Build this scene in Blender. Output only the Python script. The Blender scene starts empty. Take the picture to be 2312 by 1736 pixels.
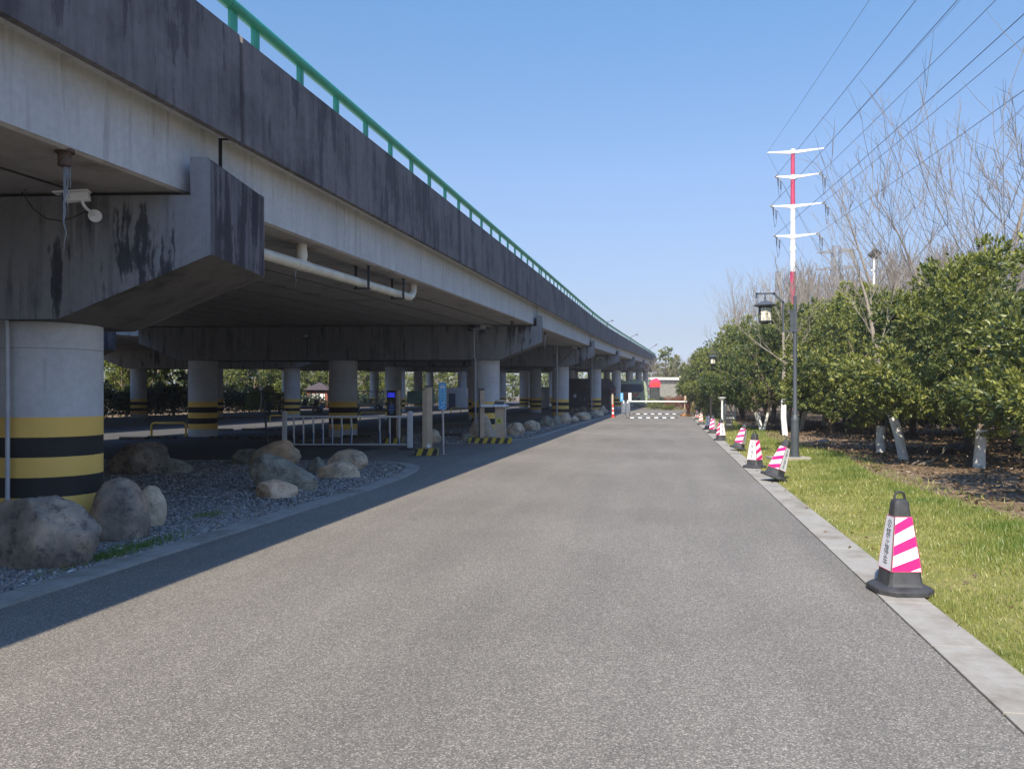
import bpy, math, random
import numpy as np
from mathutils import Vector, Matrix, noise
R = math.radians
C = bpy.context.scene.collection
# ------------------------------------------------------------------ camera, world, sun, exposure
F, CX, HY, CH = 1737.0, 1156.0, 893.0, 1.5        # focal length and horizon of the photograph in its own pixels, eye height
TH = math.atan(349 / F)
ct, st = math.cos(TH), math.sin(TH)
cd = bpy.data.cameras.new('camera'); cam = bpy.data.objects.new('camera', cd); C.objects.link(cam)
cam.location = (0, 0, CH); cam.rotation_euler = (R(90), 0, TH)
cd.sensor_width = 36; cd.lens = F / 2312 * 36; cd.shift_y = 25 / 2312; cd.clip_end = 3000; cd.clip_start = .05
bpy.context.scene.camera = cam
SUN_EL, SUN_AZ = 44, 6
W = bpy.data.worlds.new('World'); bpy.context.scene.world = W; W.use_nodes = True
nt = W.node_tree; bgn = nt.nodes['Background']
sky = nt.nodes.new('ShaderNodeTexSky'); sky.sky_type = 'NISHITA'; sky.sun_disc = False
sky.sun_elevation = R(SUN_EL); sky.sun_rotation = R(180 + SUN_AZ); sky.air_density = 1.0; sky.dust_density = 0.6; sky.ozone_density = 1.5
geo_ = nt.nodes.new('ShaderNodeTexCoord'); sep_ = nt.nodes.new('ShaderNodeSeparateXYZ'); nt.links.new(geo_.outputs['Generated'], sep_.inputs[0])
rmp = nt.nodes.new('ShaderNodeValToRGB'); nt.links.new(sep_.outputs[2], rmp.inputs[0]); cr_ = rmp.color_ramp   # tones down low haze; unseen upper sky boosted bluer to fill the shade
for p_, c_ in ((0, (.43, .51, .78)), (.075, (.47, .455, .53)), (.15, (.61, .60, .68)), (.27, (.77, .81, .90)), (.45, (.70, .98, 1.12)), (.7, (.95, 1.4, 1.95)), (1, (1.1, 1.6, 2.3))):
    e_ = cr_.elements[0] if p_ == 0 else cr_.elements[-1] if p_ == 1 else cr_.elements.new(p_)
    e_.position = p_; e_.color = tuple(k_ / 2.5 for k_ in c_) + (1,)
mul_ = nt.nodes.new('ShaderNodeVectorMath'); mul_.operation = 'MULTIPLY'; nt.links.new(sky.outputs[0], mul_.inputs[0]); nt.links.new(rmp.outputs[0], mul_.inputs[1])
sc_ = nt.nodes.new('ShaderNodeVectorMath'); sc_.operation = 'SCALE'; sc_.inputs[3].default_value = 2.5 * .84; nt.links.new(mul_.outputs[0], sc_.inputs[0])
nt.links.new(sc_.outputs[0], bgn.inputs[0]); bgn.inputs[1].default_value = 0.15
sl = bpy.data.lights.new('sun', 'SUN'); sl.energy = 5.0; sl.angle = R(.5); sl.color = (1, .9, .735)
so = bpy.data.objects.new('sun', sl); C.objects.link(so)
so.rotation_euler = Vector((math.sin(R(SUN_AZ)) * math.cos(R(SUN_EL)), math.cos(R(SUN_AZ)) * math.cos(R(SUN_EL)), -math.sin(R(SUN_EL)))).to_track_quat('-Z', 'Y').to_euler()
so.location = (0, -20, 40)
vs = bpy.context.scene.view_settings
vs.view_transform = 'Standard'; vs.look = 'None'; vs.gamma = 1; vs.use_curve_mapping = False; vs.exposure = 0.6
bpy.context.scene.cycles.max_bounces = 6

# ------------------------------------------------------------------ helpers: places
def cam2w(u, d, z=0.0):                     # metres right of / in front of the eye -> world
    return Vector((u * ct - d * st, u * st + d * ct, z))
def P(px, py, d):                           # point at distance d seen at photo pixel
    return cam2w((px - CX) * d / F, d, CH - (py - HY) * d / F)
def G(px, py):                              # ground point
    return P(px, py, CH * F / (py - HY))
# ------------------------------------------------------------------ helpers: materials
def mk(name):
    m = bpy.data.materials.new(name); m.use_nodes = True
    return m, m.node_tree, m.node_tree.nodes['Principled BSDF']
def nd(t, typ, **kw):
    n = t.nodes.new(typ)
    for k, v in kw.items():
        if k == 'op': n.operation = v
        else: setattr(n, k, v)
    return n
def ln(t, a, b): t.links.new(a, b)
def val(t, op, a, b=None, c=None):
    n = nd(t, 'ShaderNodeMath', op=op)
    for i, x in enumerate((a, b, c)):
        if x is None: continue
        if isinstance(x, (int, float)): n.inputs[i].default_value = x
        else: ln(t, x, n.inputs[i])
    return n.outputs[0]
def ramp(t, fac, stops):
    n = nd(t, 'ShaderNodeValToRGB'); cr = n.color_ramp
    while len(cr.elements) < len(stops): cr.elements.new(.5)
    for e, (p, c) in zip(cr.elements, stops):
        e.position = p; e.color = (*c, 1) if len(c) == 3 else c
    ln(t, fac, n.inputs[0]); return n.outputs[0]
def mix(t, fac, a, b, mode='MIX'):
    n = nd(t, 'ShaderNodeMix', data_type='RGBA', blend_type=mode)
    for i, x in ((0, fac), (6, a), (7, b)):
        if isinstance(x, (int, float)): n.inputs[i].default_value = x
        elif isinstance(x, tuple): n.inputs[i].default_value = (*x, 1)
        else: ln(t, x, n.inputs[i])
    return n.outputs[2]
def coords(t, world=False, scale=(1, 1, 1)):
    src = nd(t, 'ShaderNodeNewGeometry').outputs['Position'] if world else nd(t, 'ShaderNodeTexCoord').outputs['Object']
    mp = nd(t, 'ShaderNodeMapping'); mp.inputs['Scale'].default_value = scale
    ln(t, src, mp.inputs[0]); return mp.outputs[0]
def noi(t, vec, scale, detail=4, rough=.6):
    n = nd(t, 'ShaderNodeTexNoise'); n.inputs['Scale'].default_value = scale
    n.inputs['Detail'].default_value = detail; n.inputs['Roughness'].default_value = rough
    ln(t, vec, n.inputs['Vector']); return n.outputs['Fac']
def bump(t, b, h, strength=.3, dist=.01):
    n = nd(t, 'ShaderNodeBump'); n.inputs['Strength'].default_value = strength; n.inputs['Distance'].default_value = dist
    ln(t, h, n.inputs['Height']); ln(t, n.outputs[0], b.inputs['Normal'])
MATS = {}
def M(name, col, rough=.6, var=.12, scale=6, metal=0, spec=.5, bmp=0, emit=0):
    """plain painted / moulded surface with a little procedural unevenness"""
    if name in MATS: return MATS[name]
    m, t, b = mk(name); v = coords(t)
    f = noi(t, v, scale, 5)
    lo = tuple(max(0, c * (1 - var * 2)) for c in col); hi = tuple(min(1, c * (1 + var)) for c in col)
    c = ramp(t, f, [(.3, lo), (.7, hi)]); ln(t, c, b.inputs['Base Color'])
    ln(t, ramp(t, f, [(.2, (rough * .8,) * 3), (.8, (min(1, rough * 1.15),) * 3)]), b.inputs['Roughness'])
    b.inputs['Metallic'].default_value = metal; b.inputs['Specular IOR Level'].default_value = spec
    if bmp: bump(t, b, noi(t, v, scale * 6, 4), bmp, .01)
    if emit:
        b.inputs['Emission Color'].default_value = (*col, 1); b.inputs['Emission Strength'].default_value = emit
    MATS[name] = m; return m

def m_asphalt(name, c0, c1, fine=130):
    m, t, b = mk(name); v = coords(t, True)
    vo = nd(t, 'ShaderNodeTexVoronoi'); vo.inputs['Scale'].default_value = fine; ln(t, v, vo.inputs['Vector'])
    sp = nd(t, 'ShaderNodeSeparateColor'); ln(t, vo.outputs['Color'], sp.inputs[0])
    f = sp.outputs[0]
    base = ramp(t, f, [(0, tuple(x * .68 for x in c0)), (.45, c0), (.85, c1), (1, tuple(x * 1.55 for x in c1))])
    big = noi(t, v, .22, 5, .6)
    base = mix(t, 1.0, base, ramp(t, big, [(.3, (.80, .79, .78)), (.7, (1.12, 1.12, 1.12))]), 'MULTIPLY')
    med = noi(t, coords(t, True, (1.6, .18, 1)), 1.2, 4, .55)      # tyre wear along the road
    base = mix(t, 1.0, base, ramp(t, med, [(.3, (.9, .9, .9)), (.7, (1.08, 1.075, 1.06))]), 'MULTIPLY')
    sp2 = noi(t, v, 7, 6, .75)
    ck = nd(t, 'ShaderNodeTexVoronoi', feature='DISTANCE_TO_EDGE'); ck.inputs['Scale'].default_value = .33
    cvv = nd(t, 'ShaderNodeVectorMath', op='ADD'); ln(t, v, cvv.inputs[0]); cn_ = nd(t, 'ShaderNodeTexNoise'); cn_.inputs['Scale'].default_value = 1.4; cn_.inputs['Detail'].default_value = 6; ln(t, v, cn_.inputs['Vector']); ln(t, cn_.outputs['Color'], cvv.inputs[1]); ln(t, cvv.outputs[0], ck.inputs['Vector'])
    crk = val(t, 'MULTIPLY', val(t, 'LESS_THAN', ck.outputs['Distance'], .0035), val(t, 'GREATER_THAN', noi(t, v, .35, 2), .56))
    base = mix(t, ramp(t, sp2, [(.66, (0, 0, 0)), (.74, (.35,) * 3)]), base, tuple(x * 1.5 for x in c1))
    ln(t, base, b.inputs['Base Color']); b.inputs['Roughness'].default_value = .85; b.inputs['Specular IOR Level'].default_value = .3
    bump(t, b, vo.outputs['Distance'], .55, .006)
    return m
ASPH = m_asphalt('asphalt', (.172, .158, .137), (.265, .242, .206), 150)
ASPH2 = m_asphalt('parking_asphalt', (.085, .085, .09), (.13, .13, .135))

def m_concrete(name, col, dark, amount=.5, streak=True, rough=.9, pale=None, bands=False, drips=None, sw=.65, ends=False):
    m, t, b = mk(name); v = coords(t, True)
    n1 = noi(t, v, 1.3, 8, .68); n2 = noi(t, v, 14, 6, .7)
    s = noi(t, coords(t, True, (4.5, 4.5, .28)), 1.6, 7, .7)
    c = ramp(t, n2, [(.25, tuple(x * .86 for x in col)), (.75, tuple(x * 1.08 for x in col))])
    c = mix(t, 1.0, c, ramp(t, n1, [(.3, (.82, .82, .83)), (.7, (1.1, 1.09, 1.07))]), 'MULTIPLY')
    k = val(t, 'ADD', val(t, 'MULTIPLY', s, sw), val(t, 'MULTIPLY', n1, 1 - sw)) if streak else n1
    c = mix(t, ramp(t, k, [(.58 - amount * .25, (0,) * 3), (.72 - amount * .2, (.9,) * 3)]), c, dark)
    if drips:                            # hard-edged black water runs and mould blotches
        w_ = noi(t, coords(t, True, (1, 1, 1)), 3.5, 5, .7)
        dv = nd(t, 'ShaderNodeVectorMath', op='ADD'); ln(t, coords(t, True, (1.5, 1.5, .16)), dv.inputs[0]); cw = nd(t, 'ShaderNodeCombineXYZ'); ln(t, val(t, 'MULTIPLY', w_, .16), cw.inputs[0]); ln(t, cw.outputs[0], dv.inputs[1])
        d1 = noi(t, dv.outputs[0], 2.2, 8, .62); d2 = noi(t, v, .9, 6, .6)
        dk = val(t, 'ADD', val(t, 'MULTIPLY', d1, .7), val(t, 'MULTIPLY', d2, .3))
        if ends:                         # water finds its way down near the outer ends of the beams
            sxx = nd(t, 'ShaderNodeSeparateXYZ'); ln(t, v, sxx.inputs[0])
            g_ = val(t, 'MAXIMUM', val(t, 'SUBTRACT', 1, val(t, 'DIVIDE', val(t, 'ABSOLUTE', val(t, 'ADD', sxx.outputs[0], 5.15)), .55)), 0)
            dk = val(t, 'ADD', dk, val(t, 'MULTIPLY', g_, .10))
        c = mix(t, ramp(t, dk, [(drips, (0,) * 3), (drips + .02, (.75,) * 3), (drips + .07, (.9,) * 3)]), c, dark)
    if pale:
        s2 = noi(t, coords(t, True, (16, 16, .3)), 2.0, 5, .75)
        c = mix(t, ramp(t, s2, [(.66, (0,) * 3), (.78, (.6,) * 3)]), c, pale)
    if bands:
        sx = nd(t, 'ShaderNodeSeparateXYZ'); ln(t, v, sx.inputs[0])
        z = val(t, 'ADD', sx.outputs[2], val(t, 'MULTIPLY', val(t, 'SUBTRACT', n2, .5), .006))
        q = val(t, 'DIVIDE', val(t, 'SUBTRACT', 1.28, z), .203)
        inb = val(t, 'MULTIPLY', val(t, 'GREATER_THAN', q, 0), val(t, 'LESS_THAN', q, 5))
        odd = val(t, 'GREATER_THAN', val(t, 'MODULO', q, 2), 1)
        paint = mix(t, odd, ramp(t, n1, [(.3, (.78, .50, .12)), (.7, (.88, .60, .18))]), ramp(t, n1, [(.3, (.028, .026, .025)), (.7, (.05, .047, .044))]))
        chips = ramp(t, noi(t, v, 9, 8, .8), [(.70, (1,) * 3), (.74, (.25,) * 3)])
        c = mix(t, val(t, 'MULTIPLY', inb, chips), c, paint)
        # dark horizontal casting joint and dirty foot
        j = val(t, 'LESS_THAN', val(t, 'ABSOLUTE', val(t, 'SUBTRACT', sx.outputs[2], 1.98)), .006)
        c = mix(t, val(t, 'MULTIPLY', j, .6), c, dark)
    ln(t, c, b.inputs['Base Color']); b.inputs['Roughness'].default_value = rough; b.inputs['Specular IOR Level'].default_value = .25
    bump(t, b, val(t, 'ADD', n2, val(t, 'MULTIPLY', noi(t, v, 60, 3), .4)), .35, .012)
    return m
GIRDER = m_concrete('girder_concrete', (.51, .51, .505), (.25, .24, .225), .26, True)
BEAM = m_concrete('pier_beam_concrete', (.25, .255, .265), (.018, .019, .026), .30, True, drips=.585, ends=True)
BEAMEND = m_concrete('beam_end_concrete', (.17, .16, .165), (.03, .028, .036), .62, True, pale=(.34, .33, .33), drips=.5)
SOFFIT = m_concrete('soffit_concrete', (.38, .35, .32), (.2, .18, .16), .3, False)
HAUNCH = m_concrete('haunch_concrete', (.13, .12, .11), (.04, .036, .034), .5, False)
PARA = m_concrete('parapet_concrete', (.195, .18, .178), (.068, .063, .069), .62, True, pale=(.36, .34, .35), drips=.55, sw=.38)
COL = m_concrete('column_concrete', (.56, .58, .60), (.24, .24, .24), .02, True, bands=True)
KERB = m_concrete('kerb_stone', (.36, .34, .295), (.21, .185, .15), .45, False)
FAR = m_concrete('far_wall_concrete', (.28, .27, .25), (.15, .145, .13), .2, False)

def m_rock(name, c0, c1, c2, dark):
    m, t, b = mk(name); v = coords(t)
    oi = nd(t, 'ShaderNodeObjectInfo'); sh = nd(t, 'ShaderNodeVectorMath', op='ADD')
    ln(t, v, sh.inputs[0]); mm = nd(t, 'ShaderNodeVectorMath', op='SCALE'); mm.inputs[3].default_value = 1
    cb = nd(t, 'ShaderNodeCombineXYZ'); ln(t, val(t, 'MULTIPLY', oi.outputs['Random'], 40), cb.inputs[0]); ln(t, cb.outputs[0], sh.inputs[1])
    v = sh.outputs[0]
    a = noi(t, v, 2.6, 10, .7); d = noi(t, v, 5.5, 9, .8); e = noi(t, v, 1.3, 4, .5)
    c = ramp(t, a, [(.3, c0), (.5, c1), (.7, c2)])
    c = mix(t, ramp(t, d, [(.5, (0,) * 3), (.6, (.8,) * 3)]), c, dark)
    c = mix(t, ramp(t, e, [(.56, (0,) * 3), (.68, (.5,) * 3)]), c, (c2[0] * 1.1, c2[1] * .75, c2[2] * .55))
    ln(t, c, b.inputs['Base Color']); b.inputs['Roughness'].default_value = .9; b.inputs['Specular IOR Level'].default_value = .25
    bump(t, b, val(t, 'ADD', a, val(t, 'MULTIPLY', noi(t, v, 22, 8, .75), .35)), .8, .04)
    return m
ROCK_D = m_rock('dark_lichen_rock', (.15, .127, .105), (.30, .25, .195), (.54, .43, .31), (.075, .066, .068))
ROCK_L = m_rock('pale_river_rock', (.40, .32, .22), (.62, .49, .34), (.78, .65, .48), (.24, .20, .16))
ROCK_G = m_rock('greenish_rock', (.17, .165, .13), (.31, .29, .225), (.48, .44, .34), (.11, .105, .09))
ROCK_R = m_rock('rust_stained_rock', (.36, .25, .15), (.66, .50, .34), (.78, .64, .46), (.22, .10, .065))

def m_leaf(name, c0, c1, trans=.16):
    m, t, b = mk(name)
    at = nd(t, 'ShaderNodeAttribute', attribute_name='tint')
    oi = nd(t, 'ShaderNodeObjectInfo')
    f = val(t, 'ADD', at.outputs['Fac'], val(t, 'MULTIPLY', val(t, 'SUBTRACT', oi.outputs['Random'], .5), .25))
    c = ramp(t, f, [(0, c0), (1, c1)])
    ln(t, c, b.inputs['Base Color']); b.inputs['Roughness'].default_value = .42; b.inputs['Specular IOR Level'].default_value = .5
    tr = nd(t, 'ShaderNodeBsdfTranslucent'); ln(t, mix(t, 1.0, c, (1.5, 1.7, .5), 'MULTIPLY'), tr.inputs[0])
    ms = nd(t, 'ShaderNodeMixShader'); ms.inputs[0].default_value = trans
    ln(t, b.outputs[0], ms.inputs[1]); ln(t, tr.outputs[0], ms.inputs[2]); ln(t, ms.outputs[0], t.nodes['Material Output'].inputs[0])
    return m
LEAF = m_leaf('osmanthus_leaf', (.03, .06, .02), (.37, .37, .09))
LEAF_Y = m_leaf('yellow_green_leaf', (.07, .10, .02), (.34, .33, .09), .35)
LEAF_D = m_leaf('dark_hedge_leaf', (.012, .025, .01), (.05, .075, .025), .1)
LEAF_R = m_leaf('red_brown_leaf', (.16, .05, .025), (.32, .13, .06), .2)
LEAF_B = m_leaf('dead_leaf', (.06, .038, .024), (.26, .17, .10), .1)
GRASSM = m_leaf('grass_blade', (.09, .17, .022), (.40, .36, .13), .35)
REED = m_leaf('dry_reed', (.28, .2, .1), (.5, .42, .25), .2)
def m_bark(name, c0, c1):
    m, t, b = mk(name); f = noi(t, coords(t, False, (9, 9, 2)), 3, 6, .7)
    ln(t, ramp(t, f, [(.3, c0), (.7, c1)]), b.inputs['Base Color']); b.inputs['Roughness'].default_value = .9
    bump(t, b, f, .6, .02); return m
BARK = m_bark('brown_bark', (.09, .07, .05), (.24, .19, .14))
BARKG = m_bark('grey_bark', (.17, .145, .12), (.36, .31, .25))
BARKP = m_bark('pale_twig_bark', (.13, .108, .088), (.29, .25, .205))
def m_white_trunk():
    m, t, b = mk('limewashed_trunk'); v = coords(t, False, (5, 5, 1.2)); f = noi(t, v, 4, 7, .75)
    ln(t, ramp(t, f, [(.30, (.42, .38, .33)), (.36, (.72, .71, .68)), (.7, (.86, .86, .84))]), b.inputs['Base Color'])
    b.inputs['Roughness'].default_value = .9; bump(t, b, f, .5, .015); return m
LIME = m_white_trunk()
def m_ground(name, stops, scale=3, bs=.5):
    m, t, b = mk(name); v = coords(t, True)
    f = val(t, 'ADD', val(t, 'MULTIPLY', noi(t, v, scale, 9, .75), .6), val(t, 'MULTIPLY', noi(t, v, .5, 4), .4))
    ln(t, ramp(t, f, stops), b.inputs['Base Color']); b.inputs['Roughness'].default_value = .95; b.inputs['Specular IOR Level'].default_value = .1
    bump(t, b, noi(t, v, scale * 8, 6, .7), bs, .03); return m
LAWN = m_ground('lawn_soil', [(.35, (.12, .15, .035)), (.5, (.2, .2, .06)), (.65, (.33, .27, .13))], 5)
SOIL = m_ground('brown_soil', [(.35, (.08, .056, .036)), (.5, (.18, .13, .085)), (.65, (.36, .27, .18))], 4)
GRAVELM = m_ground('gravel_bed', [(.35, (.06, .065, .07)), (.5, (.11, .115, .12)), (.65, (.2, .2, .2))], 40)
def m_stone():
    m, t, b = mk('gravel_stone'); at = nd(t, 'ShaderNodeAttribute', attribute_name='tint')
    ln(t, ramp(t, at.outputs['Fac'], [(0, (.12, .116, .11)), (.5, (.235, .228, .216)), (.86, (.35, .34, .32)), (.95, (.36, .26, .2)), (1, (.62, .6, .56))]), b.inputs['Base Color'])
    b.inputs['Roughness'].default_value = .85; return m
STONE = m_stone()
METAL_G = M('grey_painted_steel', (.065, .075, .088), .5, .08, 3)
GREEN = M('green_rail_paint', (.03, .33, .20), .42, .12, 3)
WHITE = M('white_paint', (.78, .79, .8), .4, .05, 5)
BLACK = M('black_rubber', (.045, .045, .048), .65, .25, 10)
PVC = M('cream_pvc_pipe', (.62, .58, .48), .45, .12, 3)
DARK = M('dark_steel', (.045, .05, .055), .5, .2, 8)
STEEL = M('galvanised_steel', (.45, .47, .5), .4, .12, 8, metal=.7)
BEIGE = M('champagne_metal', (.52, .41, .29), .42, .08, 4, metal=.1)
BLUE = M('sign_blue', (.035, .38, .75), .4, .1, 3)
RED = M('red_paint', (.62, .045, .085), .45, .1, 2)
REDB = M('bright_red_plastic', (.72, .06, .04), .4, .1, 4)
GLASS = M('dark_glass', (.02, .035, .06), .08, .2, 2, spec=.8)
TILE = M('dark_roof_tile', (.075, .055, .06), .8, .2, 9, bmp=.4)
WOOD = M('dark_brown_board', (.05, .038, .036), .7, .25, 5)
YEL = M('hoop_yellow', (.6, .4, .05), .5, .15, 6)
INK = M('black_lettering', (.02, .02, .022), .6, .1, 5)
WLET = M('white_lettering', (.82, .84, .86), .5, .05, 5)
ICE = M('clear_icicle', (.5, .55, .6), .12, .1, 9, spec=.8); ICE.node_tree.nodes['Principled BSDF'].inputs['Transmission Weight'].default_value = .8
CREAMG = M('warm_frosted_panel', (.85, .72, .42), .5, .06, 12)
LATT = M('lattice_galvanised', (.2, .21, .22), .6, .1, 3)

# ------------------------------------------------------------------ helpers: meshes and objects
class MB:
    def __init__(s): s.v = []; s.f = []; s.m = []
    def add(s, vs_, fs, mi=0):
        o = len(s.v); s.v += [tuple(x) for x in vs_]
        s.f += [tuple(i + o for i in q) for q in fs]; s.m += [mi] * len(fs); return s
    def box(s, x0, x1, y0, y1, z0, z1, mi=0, mat=None):
        vv = [Vector((x, y, z)) for z in (z0, z1) for y in (y0, y1) for x in (x0, x1)]
        if mat is not None: vv = [mat @ q for q in vv]
        return s.add(vv, [(0, 2, 3, 1), (4, 5, 7, 6), (0, 1, 5, 4), (2, 6, 7, 3), (0, 4, 6, 2), (1, 3, 7, 5)], mi)
    def extr(s, poly, vec, mi=0):           # planar polygon of 3D points swept along vec
        n = len(poly); vec = Vector(vec); a = [Vector(p) for p in poly]
        return s.add(a + [p + vec for p in a], [tuple(range(n))[::-1], tuple(range(n, 2 * n))] + [(i, (i + 1) % n, n + (i + 1) % n, n + i) for i in range(n)], mi)
    def tube(s, pts, r, n=8, mi=0, caps=True):
        pts = [Vector(p) for p in pts]; k = len(pts)
        rs = r if isinstance(r, (list, tuple)) else [r] * k
        o = len(s.v); ref = None
        for i, p in enumerate(pts):
            d = (pts[min(i + 1, k - 1)] - pts[max(i - 1, 0)]).normalized()
            if ref is None: ref = d.orthogonal().normalized()
            a = (ref - d * ref.dot(d))
            a = a.normalized() if a.length > 1e-5 else d.orthogonal().normalized()
            ref = a; b_ = d.cross(a)
            for j in range(n):
                an = 2 * math.pi * j / n
                s.v.append(tuple(p + (a * math.cos(an) + b_ * math.sin(an)) * rs[i]))
        for i in range(k - 1):
            for j in range(n):
                s.f.append((o + i * n + j, o + i * n + (j + 1) % n, o + (i + 1) * n + (j + 1) % n, o + (i + 1) * n + j)); s.m.append(mi)
        if caps:
            s.f.append(tuple(range(o, o + n))[::-1]); s.f.append(tuple(range(o + (k - 1) * n, o + k * n))); s.m += [mi, mi]
        return s
    def lathe(s, prof, n=24, c=(0, 0, 0), mi=0, phase=0):    # prof: (r, z) from the bottom up
        o = len(s.v); k = len(prof)
        for r, z in prof:
            for j in range(n):
                an = 2 * math.pi * j / n + phase; s.v.append((c[0] + r * math.cos(an), c[1] + r * math.sin(an), c[2] + z))
        for i in range(k - 1):
            for j in range(n):
                s.f.append((o + i * n + j, o + i * n + (j + 1) % n, o + (i + 1) * n + (j + 1) % n, o + (i + 1) * n + j)); s.m.append(mi)
        s.f.append(tuple(range(o, o + n))[::-1]); s.f.append(tuple(range(o + (k - 1) * n, o + k * n))); s.m += [mi, mi]
        return s
    def build(s, name, mats, parent=None, root=None, smooth=35, bevel=0):
        me = bpy.data.meshes.new(name)
        off = Vector(root.location) if root is not None else Vector((0, 0, 0))
        me.from_pydata([tuple(Vector(q) - off) for q in s.v], [], s.f)
        for m_ in (mats if isinstance(mats, (list, tuple)) else [mats]): me.materials.append(m_)
        me.polygons.foreach_set('material_index', s.m)
        if smooth: me.shade_smooth(); me.set_sharp_from_angle(angle=R(smooth))
        me.update()
        o = bpy.data.objects.new(name, me); C.objects.link(o)
        if parent is not None: o.parent = parent
        if bevel:
            b_ = o.modifiers.new('bevel', 'BEVEL'); b_.width = bevel; b_.segments = 2; b_.limit_method = 'ANGLE'; b_.angle_limit = R(40)
        return o
def empty(name, loc, rz=0):
    o = bpy.data.objects.new(name, None); C.objects.link(o); o.location = loc; o.rotation_euler = (0, 0, rz); o.empty_display_size = .2; return o
def tag(o, label, cat, group=None, kind=None):
    if label: o['label'] = label
    if cat: o['category'] = cat
    if group: o['group'] = group
    if kind: o['kind'] = kind
    return o
def st_(o, label=None): o['kind'] = 'structure'; return tag(o, label, None)
def copy_tree(o, parent=None):
    c = o.copy(); C.objects.link(c); c.parent = parent
    for ch in list(o.children): copy_tree(ch, c)
    return c
def place(root, loc, rz=0, scale=1, label=None, group=None, first=False):
    r = root if first else copy_tree(root)
    r.location = loc; r.rotation_euler = (0, 0, rz); r.scale = (scale,) * 3 if isinstance(scale, (int, float)) else scale
    if label: r['label'] = label
    if group: r['group'] = group
    return r
def npobj(name, V, Fc, mat, tint=None, parent=None, smooth=False):
    """numpy mesh: V (n,3), Fc (k,3) triangles, tint per vertex"""
    me = bpy.data.meshes.new(name); V = np.asarray(V, np.float32); Fc = np.asarray(Fc, np.int32)
    me.vertices.add(len(V)); me.vertices.foreach_set('co', V.ravel())
    k = Fc.shape[1]
    me.loops.add(Fc.size); me.loops.foreach_set('vertex_index', Fc.ravel())
    me.polygons.add(len(Fc)); me.polygons.foreach_set('loop_start', np.arange(0, Fc.size, k, dtype=np.int32))
    me.update(calc_edges=True)
    me.materials.append(mat)
    if tint is not None:
        a = me.attributes.new('tint', 'FLOAT', 'POINT'); a.data.foreach_set('value', np.asarray(tint, np.float32))
    if smooth: me.shade_smooth()
    me.validate()
    o = bpy.data.objects.new(name, me); C.objects.link(o)
    if parent is not None: o.parent = parent
    return o
_tc = {}
def text_geo(s, size):
    if (s) not in _tc:
        cu = bpy.data.curves.new('t', 'FONT'); cu.body = s; cu.size = 1; cu.align_x = 'CENTER'; cu.align_y = 'CENTER'; cu.resolution_u = 2
        ob = bpy.data.objects.new('t', cu); me = ob.to_mesh()
        _tc[s] = ([tuple(v.co) for v in me.vertices], [tuple(p.vertices) for p in me.polygons])
        ob.to_mesh_clear(); bpy.data.objects.remove(ob); bpy.data.curves.remove(cu)
    vv, ff = _tc[s]; return [(x * size, y * size) for x, y, _ in vv], ff
def put_text(mb, s, size, o, xa, ya, mi=0):
    vv, ff = text_geo(s, size); o = Vector(o); xa = Vector(xa).normalized(); ya = Vector(ya).normalized()
    mb.add([o + xa * x + ya * y for x, y in vv], ff, mi)
def quad(mb, o, xa, ya, w, h, mi=0):
    o = Vector(o); xa = Vector(xa).normalized() * (w / 2); ya = Vector(ya).normalized() * (h / 2)
    mb.add([o - xa - ya, o + xa - ya, o + xa + ya, o - xa + ya], [(0, 1, 2, 3)], mi)
CR = Vector((ct, st, 0)); UP = Vector((0, 0, 1)); CF = Vector((-st, ct, 0))      # image-parallel direction, used as bearing of the gates

# ------------------------------------------------------------------ ground, road, kerbs, islands
def sheet(name, pts, z, mat):
    mb = MB(); mb.add([(x, y, z) for x, y in pts], [tuple(range(len(pts)))]); o = mb.build(name, mat, smooth=0); return st_(o)
sheet('ground', [(-700, -300), (700, -300), (700, 1200), (-700, 1200)], -.012, SOIL)
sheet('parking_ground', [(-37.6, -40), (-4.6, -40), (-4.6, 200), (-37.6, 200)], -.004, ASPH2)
sheet('road', [(-4.6, -40), (1.55, -40), (1.55, 30), (1.75, 60), (1.75, 78), (-3.6, 94), (-12, 100), (-12, 23.4), (-8, 21), (-8, 16.6), (-4.6, 12)], 0, ASPH)
lawn_edge = [(4.3, -10), (4.5, 6), (4.3, 10), (4.0, 13), (3.9, 16), (4.2, 18.5), (4.4, 20.5), (3.9, 23), (3.6, 27), (3.7, 31), (4.2, 34), (3.6, 40), (4.2, 50), (4.6, 62), (5, 78)]
sheet('lawn', [(1.86, -10), (1.86, 30), (2.05, 60), (2.05, 78), (1.4, 79), (-3.4, 95), (6, 110), (8, 90)] [::1][:6] + [(8, 100)] + lawn_edge[::-1], -.002, LAWN)
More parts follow.
